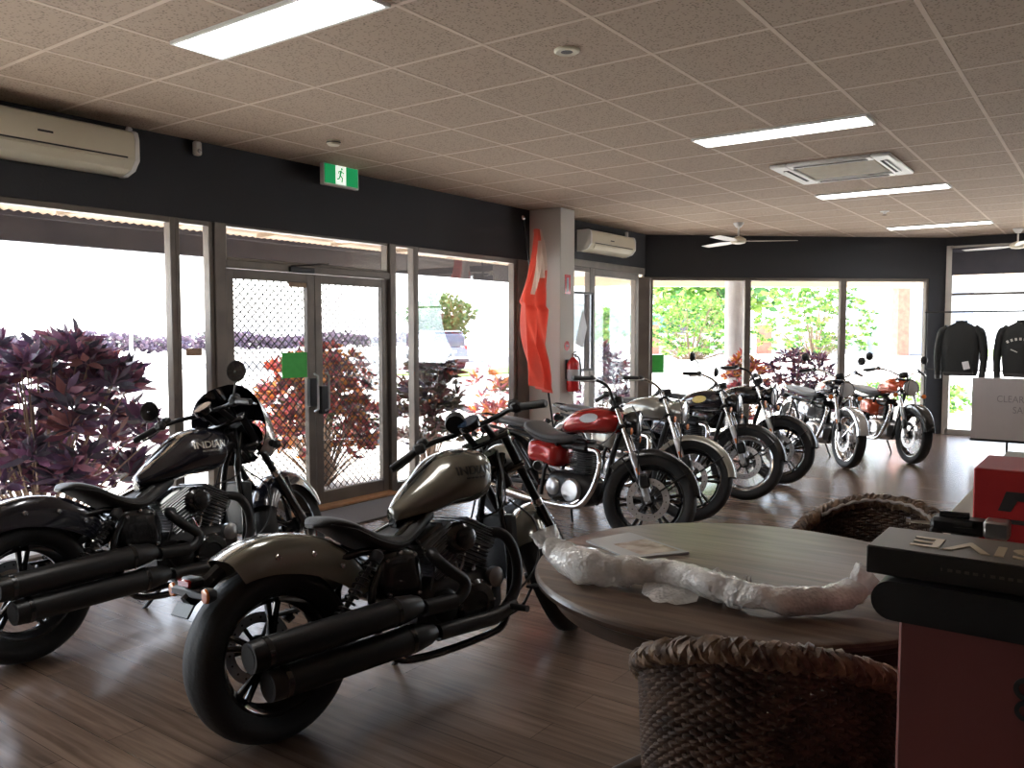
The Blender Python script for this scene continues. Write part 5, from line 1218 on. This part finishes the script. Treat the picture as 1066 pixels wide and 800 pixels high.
# silver car
def car(label, c, yaw):
    t = thing('parked_car', label, 'car', c, (0, 0, yaw))
    st = [(-2.2, .62, .66, .20, .26), (-2.12, .68, .82, .30, .34), (-1.5, .70, .88, .33, .36), (0, .70, .90, .33, .36), (1.3, .68, .88, .30, .34), (2.0, .60, .82, .22, .28), (2.25, .55, .60, .12, .18)]
    b_ = loftx(st, .45, 32).build('body', 'carw', t, 50)
    cab = [(-2.05, 1.10, .62, .14, .10), (-1.95, 1.25, .74, .30, .25), (-1.5, 1.30, .76, .36, .3), (-.2, 1.32, .76, .36, .3), (.5, 1.22, .74, .26, .22), (1.15, 1.02, .66, .05, .06)]
    loftx(cab, .5, 32).build('cabin', 'cargl', t, 50)
    g = M().box((-.8, 0, 1.66), (2.2, 1.26, .05), .02)
    for s_ in (-1, 1): g.tube([(-2.0, s_ * .70, 1.0), (-1.75, s_ * .66, 1.62)], .06, 8).tube([(-.6, s_ * .78, 1.0), (-.6, s_ * .69, 1.62)], .04, 8).tube([(.95, s_ * .70, 1.02), (.2, s_ * .66, 1.58)], .04, 8).tube([(-1.7, s_ * .6, 1.70), (.1, s_ * .6, 1.70)], .02, 6)
    g.build('roof', 'carw', t, 50)
    for s_ in (-1, 1):
        M().box((-2.13, s_ * .72, .92), (.08, .14, .3), .03).build('tail_lamp', 'redlens', t)
        for x_ in (-1.35, 1.35): M().lathe([(.0, -.11), (.30, -.11), (.34, -.08), (.34, .08), (.30, .11), (0, .11)], (x_, s_ * .80, .34), (0, 1, 0), 24).build('wheel', 'tyre', t)
    M().box((-2.2, 0, .42), (.16, 1.6, .22), .05).build('bumper', 'beam', t); M().box((-2.2, 0, .78), (.03, .5, .12), .004).build('number_plate', 'whitep', t)
car('silver station car parked outside, seen through the window beside the doors', (-25.6, 29.2, GZ), R(152))
t = thing('roadside_rail', 'low pale post and rail fence beyond the pavement', 'fence', (-19, 12, GZ))
for k in range(9): M().box((0, -12 + k * 3, .4), (.09, .09, .8), .005).build('post', 'cement', t, 0)
M().box((0, 0, .72), (.06, 24.4, .07), .005).build('rail', 'cement', t, 0)
t = thing('street_light', 'thin street light pole seen through the leftmost window', 'street light', (-36, 20.5, GZ))
M().tube([(0, 0, 0), (0, 0, 7)], [.09, .06], 8).tube(crm([(0, 0, 7), (.4, 0, 7.5), (1.4, 0, 7.6)], 4), .05, 6).build('pole', 'cement', t); M().box((1.6, 0, 7.56), (.6, .22, .12), .04).build('lamp_head', 'cement', t)
t = thing('utility_box', 'small white roadside cabinet on the grass beside the parked car', 'cabinet', (-20.2, 30.5, GZ))
M().box((0, 0, .6), (.7, .5, 1.2), .03).build('cabinet', 'whitep', t, 0); M().box((.36, 0, .6), (.02, .4, 1.0), .005).build('cabinet_door', 'acw', t, 0)
